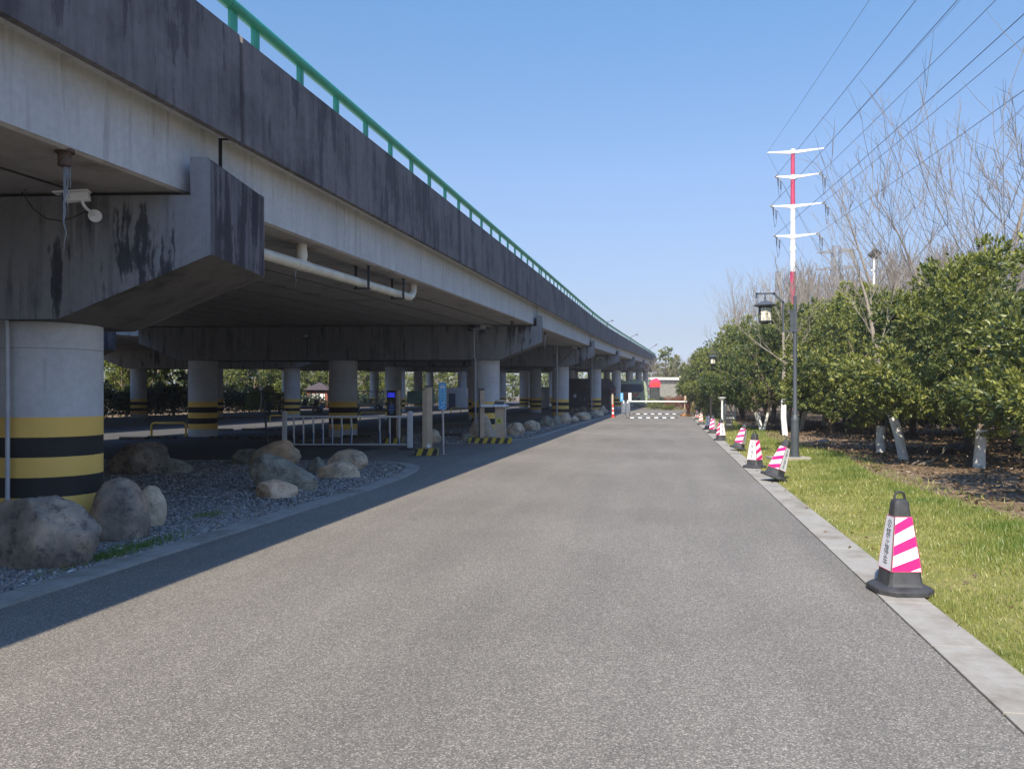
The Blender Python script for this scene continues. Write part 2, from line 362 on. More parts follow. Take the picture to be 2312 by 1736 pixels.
def strip(name, pl, w, h, mat, joint=1.0, z0=-.01):
    """flush kerb stones laid along a line of points, joints left between them; one object"""
    mb = MB(); pts = [Vector((x, y, 0)) for x, y in pl]
    L = [0]
    for a, b_ in zip(pts, pts[1:]): L.append(L[-1] + (b_ - a).length)
    def at(s_):
        for i in range(len(pts) - 1):
            if s_ <= L[i + 1] or i == len(pts) - 2:
                t_ = (s_ - L[i]) / (L[i + 1] - L[i]); return pts[i].lerp(pts[i + 1], t_)
    def nrm(s_):
        d = (at(min(s_ + .15, L[-1])) - at(max(s_ - .15, 0))).normalized(); return Vector((-d.y, d.x, 0))
    s_ = 0
    while s_ < L[-1] - .05:
        e = min(s_ + joint, L[-1]); g = .004
        sub = 4 if joint > .5 else 2; a_ = []
        for k in range(sub + 1):
            q = s_ + g + (e - s_ - 2 * g) * k / sub; n_ = nrm(q); c_ = at(q); a_.append((c_, n_))
        hh = h + random.uniform(-.002, .002); o = len(mb.v)
        for c_, n_ in a_:
            for q in (c_ + Vector((0, 0, z0)), c_ + n_ * w + Vector((0, 0, z0)), c_ + n_ * w + Vector((0, 0, hh)), c_ + Vector((0, 0, hh))): mb.v.append(tuple(q))
        for k in range(sub):
            for j in range(4):
                mb.f.append((o + k * 4 + j, o + k * 4 + (j + 1) % 4, o + k * 4 + 4 + (j + 1) % 4, o + k * 4 + 4 + j)); mb.m.append(0)
        mb.f += [(o, o + 3, o + 2, o + 1), (o + sub * 4, o + sub * 4 + 1, o + sub * 4 + 2, o + sub * 4 + 3)]; mb.m += [0, 0]
        s_ = e
    o = mb.build(name, mat, smooth=0, bevel=.004); return st_(o)
random.seed(3)
strip('roadside_kerb', [(1.86, -8), (1.87, 30), (2.07, 60), (2.07, 78)], .31, .012, KERB)
strip('far_kerb', [(2.07, 78.2), (1.3, 80), (-3.3, 95), (-8, 100)], .25, .03, KERB)
isl1 = [(-4.6, -8), (-4.6, 11.5), (-4.66, 13.2), (-4.8, 14.4), (-5.05, 15.4), (-5.5, 16.1), (-6.2, 16.5), (-7.2, 16.55), (-11, 15.9), (-13, 15.6)]
strip('island_kerb', isl1, .29, .02, KERB)
isl2 = [(-9.5, 23.2), (-7.2, 23.1), (-6.0, 23.5), (-5.2, 25.2), (-4.7, 27), (-4.66, 39), (-4.4, 52), (-4.0, 64), (-3.9, 72)]
strip('second_island_kerb', isl2[::-1], .26, .02, KERB)
gp1 = [(-13, -8), (-4.88, -8), (-4.88, 11.5), (-4.95, 13.2), (-5.1, 14.3), (-5.4, 15.2), (-5.8, 15.8), (-6.3, 16.2), (-7.2, 16.25), (-11, 15.6), (-13, 15.3)]
sheet('gravel_bed', gp1, .004, GRAVELM)
gp2 = [(-9.5, 23.5), (-7.2, 23.4), (-6.2, 23.8), (-5.45, 25.4), (-4.97, 27), (-4.93, 39), (-4.67, 52), (-4.27, 64), (-4.2, 72), (-8, 72), (-8.4, 40), (-9.5, 30)]
sheet('second_gravel_bed', gp2, .004, GRAVELM)

rng = np.random.default_rng(7)
def inpoly(x, y, poly):
    ins = np.zeros(len(x), bool); n = len(poly); j = n - 1
    for i in range(n):
        xi, yi = poly[i]; xj, yj = poly[j]
        c_ = ((yi > y) != (yj > y)) & (x < (xj - xi) * (y - yi) / (yj - yi + 1e-12) + xi); ins ^= c_; j = i
    return ins
def scatter(n, x0, x1, y0, y1, poly):
    x = rng.uniform(x0, x1, n); y = rng.uniform(y0, y1, n); k = inpoly(x, y, poly); return x[k], y[k]
def stones(name, x, y, size, mat=STONE):
    n = len(x); ph = (1 + 5 ** .5) / 2
    ico = np.array([(-1, ph, 0), (1, ph, 0), (-1, -ph, 0), (1, -ph, 0), (0, -1, ph), (0, 1, ph), (0, -1, -ph), (0, 1, -ph), (ph, 0, -1), (ph, 0, 1), (-ph, 0, -1), (-ph, 0, 1)]) / 1.9
    fc = np.array([(0, 11, 5), (0, 5, 1), (0, 1, 7), (0, 7, 10), (0, 10, 11), (1, 5, 9), (5, 11, 4), (11, 10, 2), (10, 7, 6), (7, 1, 8), (3, 9, 4), (3, 4, 2), (3, 2, 6), (3, 6, 8), (3, 8, 9), (4, 9, 5), (2, 4, 11), (6, 2, 10), (8, 6, 7), (9, 8, 1)])
    sz = size * rng.lognormal(0, .3, n)
    v = ico[None] * (1 + rng.uniform(-.22, .22, (n, 12, 1))) * sz[:, None, None] * np.stack([rng.uniform(.8, 1.3, n), rng.uniform(.7, 1.1, n), rng.uniform(.4, .75, n)], 1)[:, None, :]
    a = rng.uniform(0, 6.28, n); tl = rng.uniform(-.4, .4, n)
    ca, sa = np.cos(a)[:, None], np.sin(a)[:, None]
    X = v[..., 0] * ca - v[..., 1] * sa; Y = v[..., 0] * sa + v[..., 1] * ca; Z = v[..., 2] + X * tl[:, None]
    V = np.stack([X + x[:, None], Y + y[:, None], Z + (.006 + sz * rng.uniform(.1, .5, n))[:, None]], -1).reshape(-1, 3)
    Fc = (fc[None] + (np.arange(n) * 12)[:, None, None]).reshape(-1, 3)
    t_ = np.repeat(rng.uniform(0, 1, n), 12)
    return npobj(name, V, Fc, mat, t_)
xs, ys = scatter(68000, -9.5, -4.88, 4.0, 9.5, gp1)
x2, y2 = scatter(34000, -13, -4.9, 9.5, 16.3, gp1)
g1 = stones('gravel', np.concatenate([xs, x2]), np.concatenate([ys, y2]), np.concatenate([np.full(len(xs), .0145), np.full(len(x2), .019)])); tag(g1, 'loose blue grey gravel filling the kerbed island around the near column', 'gravel', kind='stuff')
xs, ys = scatter(14000, -9.5, -4.6, 23, 40, gp2)
g2 = stones('gravel', xs, ys, np.full(len(xs), .03)); tag(g2, 'grey gravel in the far kerbed strip with the line of stones', 'gravel', kind='stuff')

# ------------------------------------------------------------------ viaducts
SK = .158; PY = [7.1 + 20.25 * i for i in range(-2, 8)]
def xo(y): return 0 if y < 45 else (y - 45) ** 2 / 1600 if y < 66.6 else .29 + .027 * (y - 66.6)
def zo(y): return .026 * y
def viaduct(x_off, label, near):
    root = empty('viaduct', (-6.48 + x_off, 7.1, 0)); tag(root, label, 'viaduct')
    XC = -6.48
    def pt(x, s_, z): return (x + x_off + xo(s_), s_ + (x - XC) * SK, z + zo(s_))
    def sweep(name, prof, s0, s1, mats, step=2.5, mi=None, cap=0, parent=root):
        n = max(2, int((s1 - s0) / step) + 1); k = len(prof); mb = MB()
        for i in range(n):
            s_ = s0 + (s1 - s0) * i / (n - 1); mb.v += [pt(x, s_, z) for x, z in prof]
        for i in range(n - 1):
            for j in range(k):
                mb.f.append((i * k + j, i * k + (j + 1) % k, (i + 1) * k + (j + 1) % k, (i + 1) * k + j)); mb.m.append(mi[j] if mi else 0)
        mb.f += [tuple(range(k))[::-1], tuple(range((n - 1) * k, n * k))]; mb.m += [cap, cap]
        return mb.build(name, mats, parent, root, smooth=0)
    L_, R_ = -19.0, -4.64
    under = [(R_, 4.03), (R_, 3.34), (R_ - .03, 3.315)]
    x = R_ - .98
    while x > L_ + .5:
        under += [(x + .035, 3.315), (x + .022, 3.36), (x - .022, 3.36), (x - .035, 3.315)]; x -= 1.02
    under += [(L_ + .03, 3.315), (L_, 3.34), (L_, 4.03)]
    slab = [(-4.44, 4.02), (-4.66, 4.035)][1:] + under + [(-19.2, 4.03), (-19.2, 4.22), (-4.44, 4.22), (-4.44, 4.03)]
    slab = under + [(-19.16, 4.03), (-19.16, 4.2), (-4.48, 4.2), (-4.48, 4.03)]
    parR = [(-4.4, 3.985), (-4.46, 3.975), (-4.482, 4.0), (-4.482, 4.21), (-4.72, 4.21), (-4.78, 4.35), (-4.66, 5.14), (-4.62, 5.15), (-4.46, 5.15), (-4.42, 5.12)]
    parL = [(-23.6 - x_, z) for x_, z in parR][::-1]
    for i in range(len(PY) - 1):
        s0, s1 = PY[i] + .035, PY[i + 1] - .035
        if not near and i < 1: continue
        sweep('deck_slab', slab, s0, s1, [GIRDER, SOFFIT, BLACK], mi=[0, 1] + [1, 2, 2, 2] * ((len(under) - 6) // 4) + [1, 1, 0] + [0] * (len(slab) - len(under) + 1), cap=2)  # black grooves and slab ends: stained joints, with the gaps' shade painted in
        sweep('parapet', parR, s0, s1, PARA, 1.2); sweep('parapet', parL, s0, s1, PARA, 2.5)
        for side, xr in ((0, -4.56), (1, -19.04)):
            if side == 1 and near: continue
            mb = MB(); mb.tube([pt(xr, s0 - .03 + (s1 - s0 + .06) * k / 8, 5.49) for k in range(9)], .068, 12)
            rl = mb.build('railing', GREEN, root, root)
            n = 18; allp = MB()
            if side == 0 and 1 <= i <= 7 and near or True:
                for k in range(n + 1):
                    s_ = s0 + .52 + 1.085 * k if k < n else s0 + .06
                    if s_ > s1: continue
                    pb = MB()
                    for dy in (-.045, .045):
                        c0 = pt(xr, s_ + dy, 5.12); c1 = pt(xr, s_ + dy, 5.47)
                        pb.box(c0[0] - .017, c0[0] + .017, c0[1] - .022, c0[1] + .022, c0[2], c1[2])
                    pb.box(c0[0] - .05, c0[0] + .05, c0[1] - .12, c0[1] + .03, c0[2] + .03, c0[2] + .045)
                    if near and side == 0 and 2 <= i <= 6: pb.build('rail_post', GREEN, rl, root, smooth=0)
                    else: allp.add(pb.v, pb.f)
                if allp.v:
                    ob = allp.build('rail_post', GREEN, rl, root, smooth=0); ob['kind'] = 'stuff'
    for i, yc in enumerate(PY):
        if yc < -20: continue
        xs_ = xo(yc) + x_off; e = Vector((1, SK, 0)).normalized(); nrm_ = Vector((-e.y, e.x, 0))
        c0 = Vector((XC + xs_, yc, 0)); zt = 3.26 + zo(yc); zb = zt - 1.2
        rt, lt = 2.07, -10.5 - 2.07
        pr = [(lt, zb + .62), (-11.05, zb), (.55, zb), (rt, zb + .62), (rt, zt + .33), (rt - .04, zt + .36), (rt - .2, zt + .36), (rt - .2, zt), (lt + .2, zt), (lt + .2, zt + .36), (lt, zt + .36)]
        mb = MB(); k = len(pr)
        A = [c0 + e * a - nrm_ * .7 + UP * z for a, z in pr]; B = [p + nrm_ * 1.4 for p in A]
        mb.v = [tuple(p) for p in A + B]
        # front/back split so that the stained end reads on its own material
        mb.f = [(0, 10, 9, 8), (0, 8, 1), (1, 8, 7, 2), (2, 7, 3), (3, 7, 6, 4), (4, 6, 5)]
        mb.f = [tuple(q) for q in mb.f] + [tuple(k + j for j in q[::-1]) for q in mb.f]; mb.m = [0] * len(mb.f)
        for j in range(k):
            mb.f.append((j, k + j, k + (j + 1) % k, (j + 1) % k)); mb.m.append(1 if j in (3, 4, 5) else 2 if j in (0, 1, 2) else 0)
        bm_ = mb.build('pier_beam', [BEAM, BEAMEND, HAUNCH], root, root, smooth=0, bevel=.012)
        for q in (0, -5.25, -10.5):
            cc = c0 + e * q; cm = MB(); cm.lathe([(.515, -.02), (.515, .02), (.515, zb - .03), (.515, zb + .01)], 40, cc)
            cm.build('column', COL, bm_, root)
    return root
via1 = viaduct(0, 'long concrete viaduct nearest the road, green handrail along its stained parapet', True)
via2 = viaduct(-18.1, 'second concrete viaduct parallel behind the first, seen between its columns', False)

# ------------------------------------------------------------------ rocks
def rock(px0, px1, pyt, pyb, seed, mat, label, group='boulders on the gravel', flat=1.0, lean=0, cuts=9, dr=.42, peak=0, depth=.8):
    dfr = CH * F / (pyb - HY); w = (px1 - px0) * dfr / F; d = dfr + w * dr * depth
    w = (px1 - px0) * d / F * .98; top = CH - (pyt - HY) * d / F
    c = P((px0 + px1) / 2, HY, d); c.z = 0
    rs = random.Random(seed); import bmesh
    bm = bmesh.new(); bmesh.ops.create_icosphere(bm, subdivisions=5 if w * F / d > 60 else 4, radius=1)
    pl = []
    for _ in range(cuts):
        n = Vector((rs.uniform(-1, 1), rs.uniform(-1, 1), rs.uniform(-.5, 1))).normalized(); pl.append((n, rs.uniform(.62, .88)))
    for v in bm.verts:
        p = v.co.copy(); q = p.copy()
        for n, k in pl:
            dd = q.dot(n)
            if dd > k: q -= n * (dd - k) * .82
        nz = noise.fractal(q * 1.3 + Vector((seed, 0, 0)), 1.0, 2.0, 4) * .10 + noise.fractal(q * 6 + Vector((0, seed, 0)), 1.0, 2.0, 4) * .022
        q += q.normalized() * nz
        if peak: q.x *= 1 - peak * max(0, q.z) ; q.x += lean * max(0, q.z)
        else: q.x += lean * q.z
        v.co = q
    xs = [v.co.x for v in bm.verts]; zs = [v.co.z for v in bm.verts]; ys = [v.co.y for v in bm.verts]
    sx = w / (max(xs) - min(xs)); mx = (max(xs) + min(xs)) / 2; zmin = -.45
    sz = top / (max(zs) - zmin); sy = w * depth * flat / (max(ys) - min(ys))
    for v in bm.verts: v.co = Vector(((v.co.x - mx) * sx, v.co.y * sy, (v.co.z - zmin) * sz))
    me = bpy.data.meshes.new('boulder'); bm.to_mesh(me); bm.free(); me.materials.append(mat); me.shade_smooth()
    o = bpy.data.objects.new('boulder', me); C.objects.link(o); o.location = c; o.rotation_euler = (0, 0, TH)
    return tag(o, label, 'boulder', group)
nb = 'boulders around the near column'
rock(-60, 232, 1118, 1290, 11, ROCK_D, 'largest wedge shaped boulder with dark lichen, at the left edge before the striped column', nb, cuts=12, depth=.5, lean=.12)
rock(202, 340, 1078, 1226, 23, ROCK_D, 'dark egg shaped upright boulder leaning beside the wedge shaped one', nb, cuts=0, depth=.85, lean=-.1)
rock(298, 377, 1096, 1192, 31, ROCK_L, 'small pale rounded boulder tucked behind the dark egg shaped boulder', nb, cuts=3, depth=.8)
rock(248, 386, 997, 1074, 44, ROCK_D, 'craggy dark boulder in deep shade behind the near column', nb, cuts=14, depth=.7)
rock(346, 431, 1034, 1071, 52, ROCK_G, 'low dark flat boulder right of the craggy shaded boulder', nb, cuts=5, depth=.7)
ng = 'boulders at the tip of the island'
rock(524, 600, 1012, 1050, 61, ROCK_G, 'low grey boulder half hidden at the left of the island tip group', ng, cuts=6)
rock(562, 680, 992, 1052, 72, ROCK_L, 'long pale boulder sloping left, rearmost of the island tip group', ng, cuts=5, lean=.35, depth=.5)
rock(560, 722, 1024, 1112, 83, ROCK_G, 'biggest greenish saddle shaped boulder in the middle of the gravel island', ng, cuts=9, lean=-.55, peak=.3, depth=.55)
rock(574, 673, 1082, 1128, 95, ROCK_R, 'small oval boulder with rust red stain in front of the saddle shaped boulder', ng, cuts=4, depth=.65)
rock(692, 738, 1031, 1070, 103, ROCK_G, 'small upright grey boulder between two pale ones', ng, cuts=8)
rock(738, 832, 1013, 1062, 117, ROCK_L, 'rounded tan boulder at the back right of the island tip', ng, cuts=4, lean=.15, depth=.6)
rock(712, 815, 1040, 1082, 123, ROCK_L, 'flat topped cream boulder nearest the island tip', ng, cuts=10, depth=.55)
n3 = 'boulders lining the far island'
rock(1058, 1118, 932, 990, 131, ROCK_L, 'tall pale dome boulder behind the barrier post', n3, cuts=5, peak=.2, depth=.6)
rock(948, 997, 968, 1000, 142, ROCK_L, 'pale boulder on gravel behind the beige camera post', n3, cuts=7)
rock(1036, 1066, 975, 997, 153, ROCK_G, 'little broken stone left of the black and yellow plinth', n3, cuts=10)
far = [(1141, 1186, 953, 984, ROCK_L, 'round pale boulder just right of the barrier box'), (1180, 1220, 948, 974, ROCK_L, 'wide smooth boulder second from the barrier box'),
       (1218, 1252, 939, 965, ROCK_G, 'angular tilted slab boulder in the kerb row'), (1244, 1268, 940, 961, ROCK_G, 'dark grey boulder at the foot of the third column'),
       (1262, 1290, 931, 956, ROCK_L, 'tall split boulder right of the third column'), (1288, 1308, 939, 952, ROCK_L, 'small stone between two long boulders of the kerb row'),
       (1292, 1336, 930, 948, ROCK_L, 'long low boulder in the middle of the kerb row'), (1325, 1351, 929, 942, ROCK_G, 'grey boulder before the fourth column'),
       (1334, 1364, 925, 939, ROCK_L, 'boulder right of the fourth column'), (1350, 1369, 916, 933, ROCK_L, 'tall pale boulder at the far end of the kerb row'),
       (1362, 1374, 923, 932, ROCK_G, 'tiny round stone ending the kerb row'), (1286, 1298, 919, 930, ROCK_D, 'small dark stone left of a pair in deep shade'),
       (1296, 1310, 920, 930, ROCK_D, 'middle dark stone of three in deep shade'), (1305, 1325, 917, 930, ROCK_D, 'largest dark domed stone of three in deep shade')]
for i, (a, b, c, d, m_, lb) in enumerate(far): rock(a, b, c, d, 200 + i * 7, m_, lb, n3, cuts=6, depth=.7)

# ------------------------------------------------------------------ things fixed to the viaduct
def tube_obj(name, pts, r, mat, parent=None, root=None, n=10):
    mb = MB(); mb.tube(pts, r, n); return mb.build(name, mat, parent, root)
def arc(p, q, r, c, n=6): return []
# drain pipe under the first span
dp = empty('drain_pipe', (-4.86, 11, 3.3)); tag(dp, 'cream plastic drain pipe slung beneath the deck right after the near beam', 'pipe')
xd = -4.88
def pz(y): return 3.27 + .028 * (y - 9.5)
pip = [(xd, 8.2, pz(8.2)), (xd, 9.2, pz(9.2)), (xd, 14.05, pz(14.05))]
el = [(xd, 14.05, pz(14.05)), (xd, 14.22, pz(14.2) + .012), (xd, 14.34, pz(14.2) + .06), (xd, 14.41, pz(14.2) + .14), (xd, 14.42, pz(14.2) + .34)]
tube_obj('pipe', pip[:2] + [(xd, 14.07, pz(14.07))], .072, PVC, dp, dp, 20)
tube_obj('elbow', el, .075, PVC, dp, dp, 20)
tube_obj('riser', [(xd, 9.72, pz(9.72) - .01), (xd, 9.72, 3.59)], .072, PVC, dp, dp, 20)
for y in (9.72, 13.75): tube_obj('collar', [(xd, y - .17, pz(y - .17)), (xd, y + .17, pz(y + .17))], .079, PVC, dp, dp, 20)
tube_obj('collar', [(xd, 9.72, pz(9.72) + .1), (xd, 9.72, pz(9.72) + .19)], .079, PVC, dp, dp, 20)
for y in (11.85, 13.55):
    mb = MB()
    for sx in (-.11, .11):
        mb.box(xd + sx - .02, xd + sx + .02, y - .004, y + .004, pz(y) - .09, 3.315 + .026 * y)
        mb.box(xd + sx - .02, xd + sx + .02, y - .06, y + .06, 3.3 + .026 * y, 3.308 + .026 * y)
    mb.box(xd - .14, xd + .14, y - .03, y + .03, pz(y) - .1, pz(y) - .08)
    mb.build('hanger', DARK, dp, dp, smooth=0)
def icicle(p, L, r, label, k=1):
    mb = MB(); rs = random.Random(int(p[1] * 100))
    for j in range(k):
        x = p[0] + rs.uniform(-.04, .04) * (j > 0); y = p[1] + rs.uniform(-.04, .04) * (j > 0); l = L * (1 if j == 0 else rs.uniform(.25, .6))
        n = 9; pts = [(x + rs.uniform(-.004, .004) * i * .5, y + rs.uniform(-.003, .003) * i * .5, p[2] - l * i / n) for i in range(n + 1)]
        rr = [max(.0015, r * (1 if j == 0 else .4) * (1 - (i / n) ** 1.3) * rs.uniform(.75, 1.2)) for i in range(n + 1)]
        mb.tube(pts, rr, 8)
    return tag(mb.build('icicle', ICE), label, 'icicle', 'icicles under the deck')
icicle((xd, 9.55, pz(9.55) - .06), .26, .008, 'thin short icicle hanging from the tee of the cream drain pipe')
icicle((xd, 14.36, pz(14.2) - .03), .1, .008, 'tiny icicle below the elbow of the cream drain pipe')
# rusty drain stubs with icicles
def stub(x, y, label, L, k=3):
    z = 3.315 + .026 * y; e_ = empty('drain_stub', (x, y, z)); tag(e_, label, 'drain pipe', 'drain stubs under the deck')
    RUST = M('rusty_iron', (.12, .07, .045), .85, .4, 25, bmp=.5)
    tube_obj('flange', [(x, y, z + .01), (x, y, z - .015)], .075, RUST, e_, e_, 14)
    tube_obj('outlet', [(x, y, z), (x, y, z - .12)], .05, RUST, e_, e_, 14)
    icicle((x, y, z - .09), L, .015, 'long icicle hanging from the ' + label.split(' drain')[0] + ' drain outlet', k)
q = P(146, 372, 6.15); stub(q.x, q.y, 'rusty drain outlet above the near surveillance camera', .72, 4)
stub(-4.95, 31.6, 'second span drain outlet with a bundle of icicles', 1.15, 5)
stub(-5.0, 52.6, 'third span drain outlet', .8, 3)
stub(-5.0, 24.9, 'small dry drain outlet in front of the second beam', .12, 1)
# surveillance cameras
def cctv(loc, face, label, s=1.0):
    """bullet camera: wall plate, two jointed arm pieces, housing with sun hood; face = viewing direction"""
    o_ = Vector(loc); e_ = empty('surveillance_camera', o_); tag(e_, label, 'camera', 'surveillance cameras')
    f = Vector(face).normalized(); sd = f.cross(UP).normalized(); up = sd.cross(f)
    mx = Matrix((sd, f, up)).transposed().to_4x4(); mx.translation = o_
    hb = MB(); hb.box(-.042 * s, .042 * s, -.11 * s, .1 * s, -.05 * s, .028 * s, 0, mx); hb.build('housing', WHITE, e_, e_, bevel=.008 * s)
    hd = MB(); hd.extr([mx @ Vector(p) * 1 for p in ((-.055 * s, -.12 * s, .03 * s), (.055 * s, -.12 * s, .03 * s), (.06 * s, .18 * s, .034 * s), (-.06 * s, .18 * s, .034 * s))], up * .012 * s); hd.build('sun_hood', WHITE, e_, e_, smooth=0)
    ln_ = MB(); ln_.box(-.04 * s, .04 * s, .1 * s, .108 * s, -.048 * s, .026 * s, 0, mx); ln_.build('lens', GLASS, e_, e_)
    return e_
q = P(172, 443, 7.1); e_ = cctv(q, (-.85, -.35, -.12), 'white bullet camera on the near beam beside an icicle', 1.0)
w0 = P(210, 476, 7.1); w1 = P(216, 486, 7.42)
tube_obj('arm', [P(184, 452, 7.1), P(188, 462, 7.1), P(194, 470, 7.15), P(214, 486, 7.4)], .014, WHITE, e_, e_)
tube_obj('wall_plate', [P(214.2, 487.5, 7.385), P(216, 488, 7.425)], .06, WHITE, e_, e_, 18)
cb = tube_obj('camera_cable', [P(44 + 20, 430 - 6, 7.39), P(50, 436, 7.37), P(75, 472, 7.36), P(105, 494, 7.35), P(140, 499, 7.35), P(170, 489, 7.34), P(192, 478, 7.3), P(200, 478, 7.25)], .006, BLACK); tag(cb, 'black cable drooping across the near beam to the camera', 'cable')
c2 = P(1094, 738, 26.9); e_ = cctv(c2, (.8, -.5, -.2), 'white camera on the horizontal arm over the second column', 1.5)
tube_obj('arm', [P(1093, 741, 27.0), P(1093, 743, 27.0), P(1066, 743, 27.0), P(1062, 741, 27.15)], .022, STEEL, e_, e_)
bx = MB(); c_ = P(1063, 740, 27.2); bx.box(c_.x - .1, c_.x + .1, c_.y - .06, c_.y + .08, c_.z - .12, c_.z + .1); bx.build('junction_box', DARK, e_, e_, bevel=.01)
c3 = P(1300, 784, 47); cctv(c3, (.75, -.6, -.2), 'white camera on the third beam', 2.2)
c4 = P(1350, 809, 67); cctv(c4, (.75, -.6, -.2), 'small white camera on the fourth beam', 2.6)
def conduit(pts, r, label):
    return tag(tube_obj('conduit', pts, r, M('grey_plastic_conduit', (.42, .44, .46), .5, .1, 4)), label, 'conduit', 'cable conduits on the columns')
conduit([P(-8, 722, 7.62), P(8, 722.5, 7.62), P(14, 724, 7.62), P(16, 730, 7.62), P(17, 900, 7.62), P(17, 1190, 7.62)], .021, 'white conduit running down the near striped column')
conduit([P(1070.5, 743, 27.0), P(1070.5, 808, 27.0), P(1073.5, 811, 26.98), P(1073.5, 960, 26.98)], .03, 'pale conduit down the second beam and column')
conduit([P(1257.5, 776, 46.6), P(1257.5, 938, 46.6)], .05, 'pale conduit down the third column')
conduit([P(1336, 802, 67), P(1336, 926, 67)], .06, 'pale conduit down the fourth column')
cb = tube_obj('camera_cable', [P(1298, 788, 47.0), P(1262, 822, 47.0)], .02, BLACK); tag(cb, 'slanting black cable across the third beam', 'cable')
# floodlight on beam 2
fo = P(691, 760, 27.3); fl = empty('floodlight', fo); tag(fl, 'small square floodlight on a short pole fixed to the second beam', 'floodlight')
tube_obj('pole', [P(694, 766, 27.35), P(694.5, 806, 27.35)], .025, DARK, fl, fl)
mx = Matrix.Translation(fo) @ Matrix.Rotation(R(-35), 4, 'X') @ Matrix.Rotation(R(6), 4, 'Z')
b_ = MB(); b_.box(-.13, .13, -.03, .03, -.1, .1, 0, mx); b_.build('housing', DARK, fl, fl, bevel=.008)
b_ = MB(); b_.box(-.1, .1, -.036, -.031, -.075, .075, 0, mx); b_.build('lamp_glass', M('led_glass', (.6, .62, .64), .2, .05), fl, fl, smooth=0)

# ------------------------------------------------------------------ rubber cones
def cone(stripes_right=True):
    root = empty('traffic_cone', (0, 0, 0)); root['category'] = 'traffic cone'
    def ring(hw, z, ch):
        a = hw; b = hw - ch
        return [(b, -a, z), (a, -b, z), (a, b, z), (b, a, z), (-b, a, z), (-a, b, z), (-a, -b, z), (-b, -a, z)]
    def loft(mb, rings):
        o = len(mb.v)
        for r in rings: mb.v += r
        for i in range(len(rings) - 1):
            for j in range(8): mb.f.append((o + i * 8 + j, o + i * 8 + (j + 1) % 8, o + i * 8 + 8 + (j + 1) % 8, o + i * 8 + 8 + j)); mb.m.append(0)
        mb.f += [tuple(range(o, o + 8))[::-1], tuple(range(o + 8 * len(rings) - 8, o + 8 * len(rings)))]; mb.m += [0, 0]
    b = MB(); loft(b, [ring(.205, 0, .09), ring(.205, .035, .09), ring(.185, .052, .08), ring(.15, .058, .05)]); b.build('base', BLACK, root, smooth=30, bevel=.005)
    hw = lambda z: .128 - (z - .05) * (.128 - .056) / (.64 - .05)
    b = MB(); loft(b, [ring(.14, .055, .03), ring(hw(.08), .08, .022), ring(hw(.6), .6, .018), ring(.0545, .672, .018), ring(.042, .697, .014), ring(.03, .699, .012)]); b.build('body', BLACK, root, smooth=30, bevel=.003)
    b = MB(); b.tube([(-.041, 0, .685), (-.037, 0, .725), (-.026, 0, .748), (0, 0, .755), (.026, 0, .748), (.037, 0, .725), (.041, 0, .685)], .0095, 8); b.build('lifting_ring', BLACK, root)
    z0, z1 = .168, .575
    def face(k, off=.002):                 # corners of the sleeve on face k, slightly proud
        a = math.pi / 2 * k; cs, sn = math.cos(a), math.sin(a)
        def rt(x, y, z): return Vector((x * cs - y * sn, x * sn + y * cs, z))
        h0, h1 = hw(z0) + off, hw(z1) + off
        return [rt(-h0 + .004, -h0, z0), rt(h0 - .004, -h0, z0), rt(h1 - .004, -h1, z1), rt(-h1 + .004, -h1, z1)]
    # printed sleeve: closed band; faces 0 and 2 striped, 1 and 3 white with lettering
    me = MB(); sts = []; tx = MB(); bd = MB()
    for k in range(4):
        st = MB()
        A, B, C_, D = face(k)
        me.add([A, B, C_, D], [(0, 1, 2, 3)])
        nrm_ = (B - A).cross(D - A).normalized()
        pt = lambda u, v, o=0: (A.lerp(B, u)).lerp(D.lerp(C_, u), v) + nrm_ * (.0012 + o)
        for u0, u1 in ((0, .02), (.98, 1)): bd.add([pt(u0, 0, .0004), pt(u1, 0, .0004), pt(u1, 1, .0004), pt(u0, 1, .0004)], [(0, 1, 2, 3)])
        for v0, v1 in ((0, .012), (.988, 1)): bd.add([pt(0, v0, .0004), pt(1, v0, .0004), pt(1, v1, .0004), pt(0, v1, .0004)], [(0, 1, 2, 3)])
        if k % 2 == 0:
            for i in range(-1, 4):         # slanting bands rising to the right, clipped to the face
                y0 = 1 - (.155 + .385 * i) ; y1 = y0 - .18; sl = .19
                poly = [(0, y0), (0, y1), (1, y1 + sl), (1, y0 + sl)]
                def clip(pl, s_, lim):
                    out = []
                    for a_, b_ in zip(pl, pl[1:] + pl[:1]):
                        ia, ib = s_ * a_[1] <= s_ * lim, s_ * b_[1] <= s_ * lim
                        if ia: out.append(a_)
                        if ia != ib:
                            t_ = (lim - a_[1]) / (b_[1] - a_[1]); out.append((a_[0] + (b_[0] - a_[0]) * t_, lim))
                    return out
                poly = clip(poly, 1, 1); poly = clip(poly, -1, 0) if poly else poly
                if len(poly) > 2: st.add([pt(u, v) for u, v in poly], [tuple(range(len(poly)))])
            sts.append(st)
        else:
            xa = (B - A).normalized(); ya = nrm_.cross(xa) * 1
            for i, ch in enumerate('禁止停车'):
                put_text(tx, ch, .078, pt(.5, .66 - .17 * i), xa, ya)
            cc = pt(.5, .85); n = 22
            vv = []; ff = []
            for j in range(n):
                a = 2 * math.pi * j / n
                for r in (.03, .025): vv.append(cc + xa * math.cos(a) * r + ya * math.sin(a) * r)
            for j in range(n): ff.append((2 * j, (2 * j + 2) % (2 * n), (2 * j + 3) % (2 * n), 2 * j + 1))
            tx.add(vv, ff)
            for sg in (1, -1):
                d_ = (xa + ya * sg).normalized() * .026; w_ = (xa - ya * sg).normalized() * .0022
                tx.add([cc - d_ - w_, cc + d_ - w_, cc + d_ + w_, cc - d_ + w_], [(0, 1, 2, 3)])
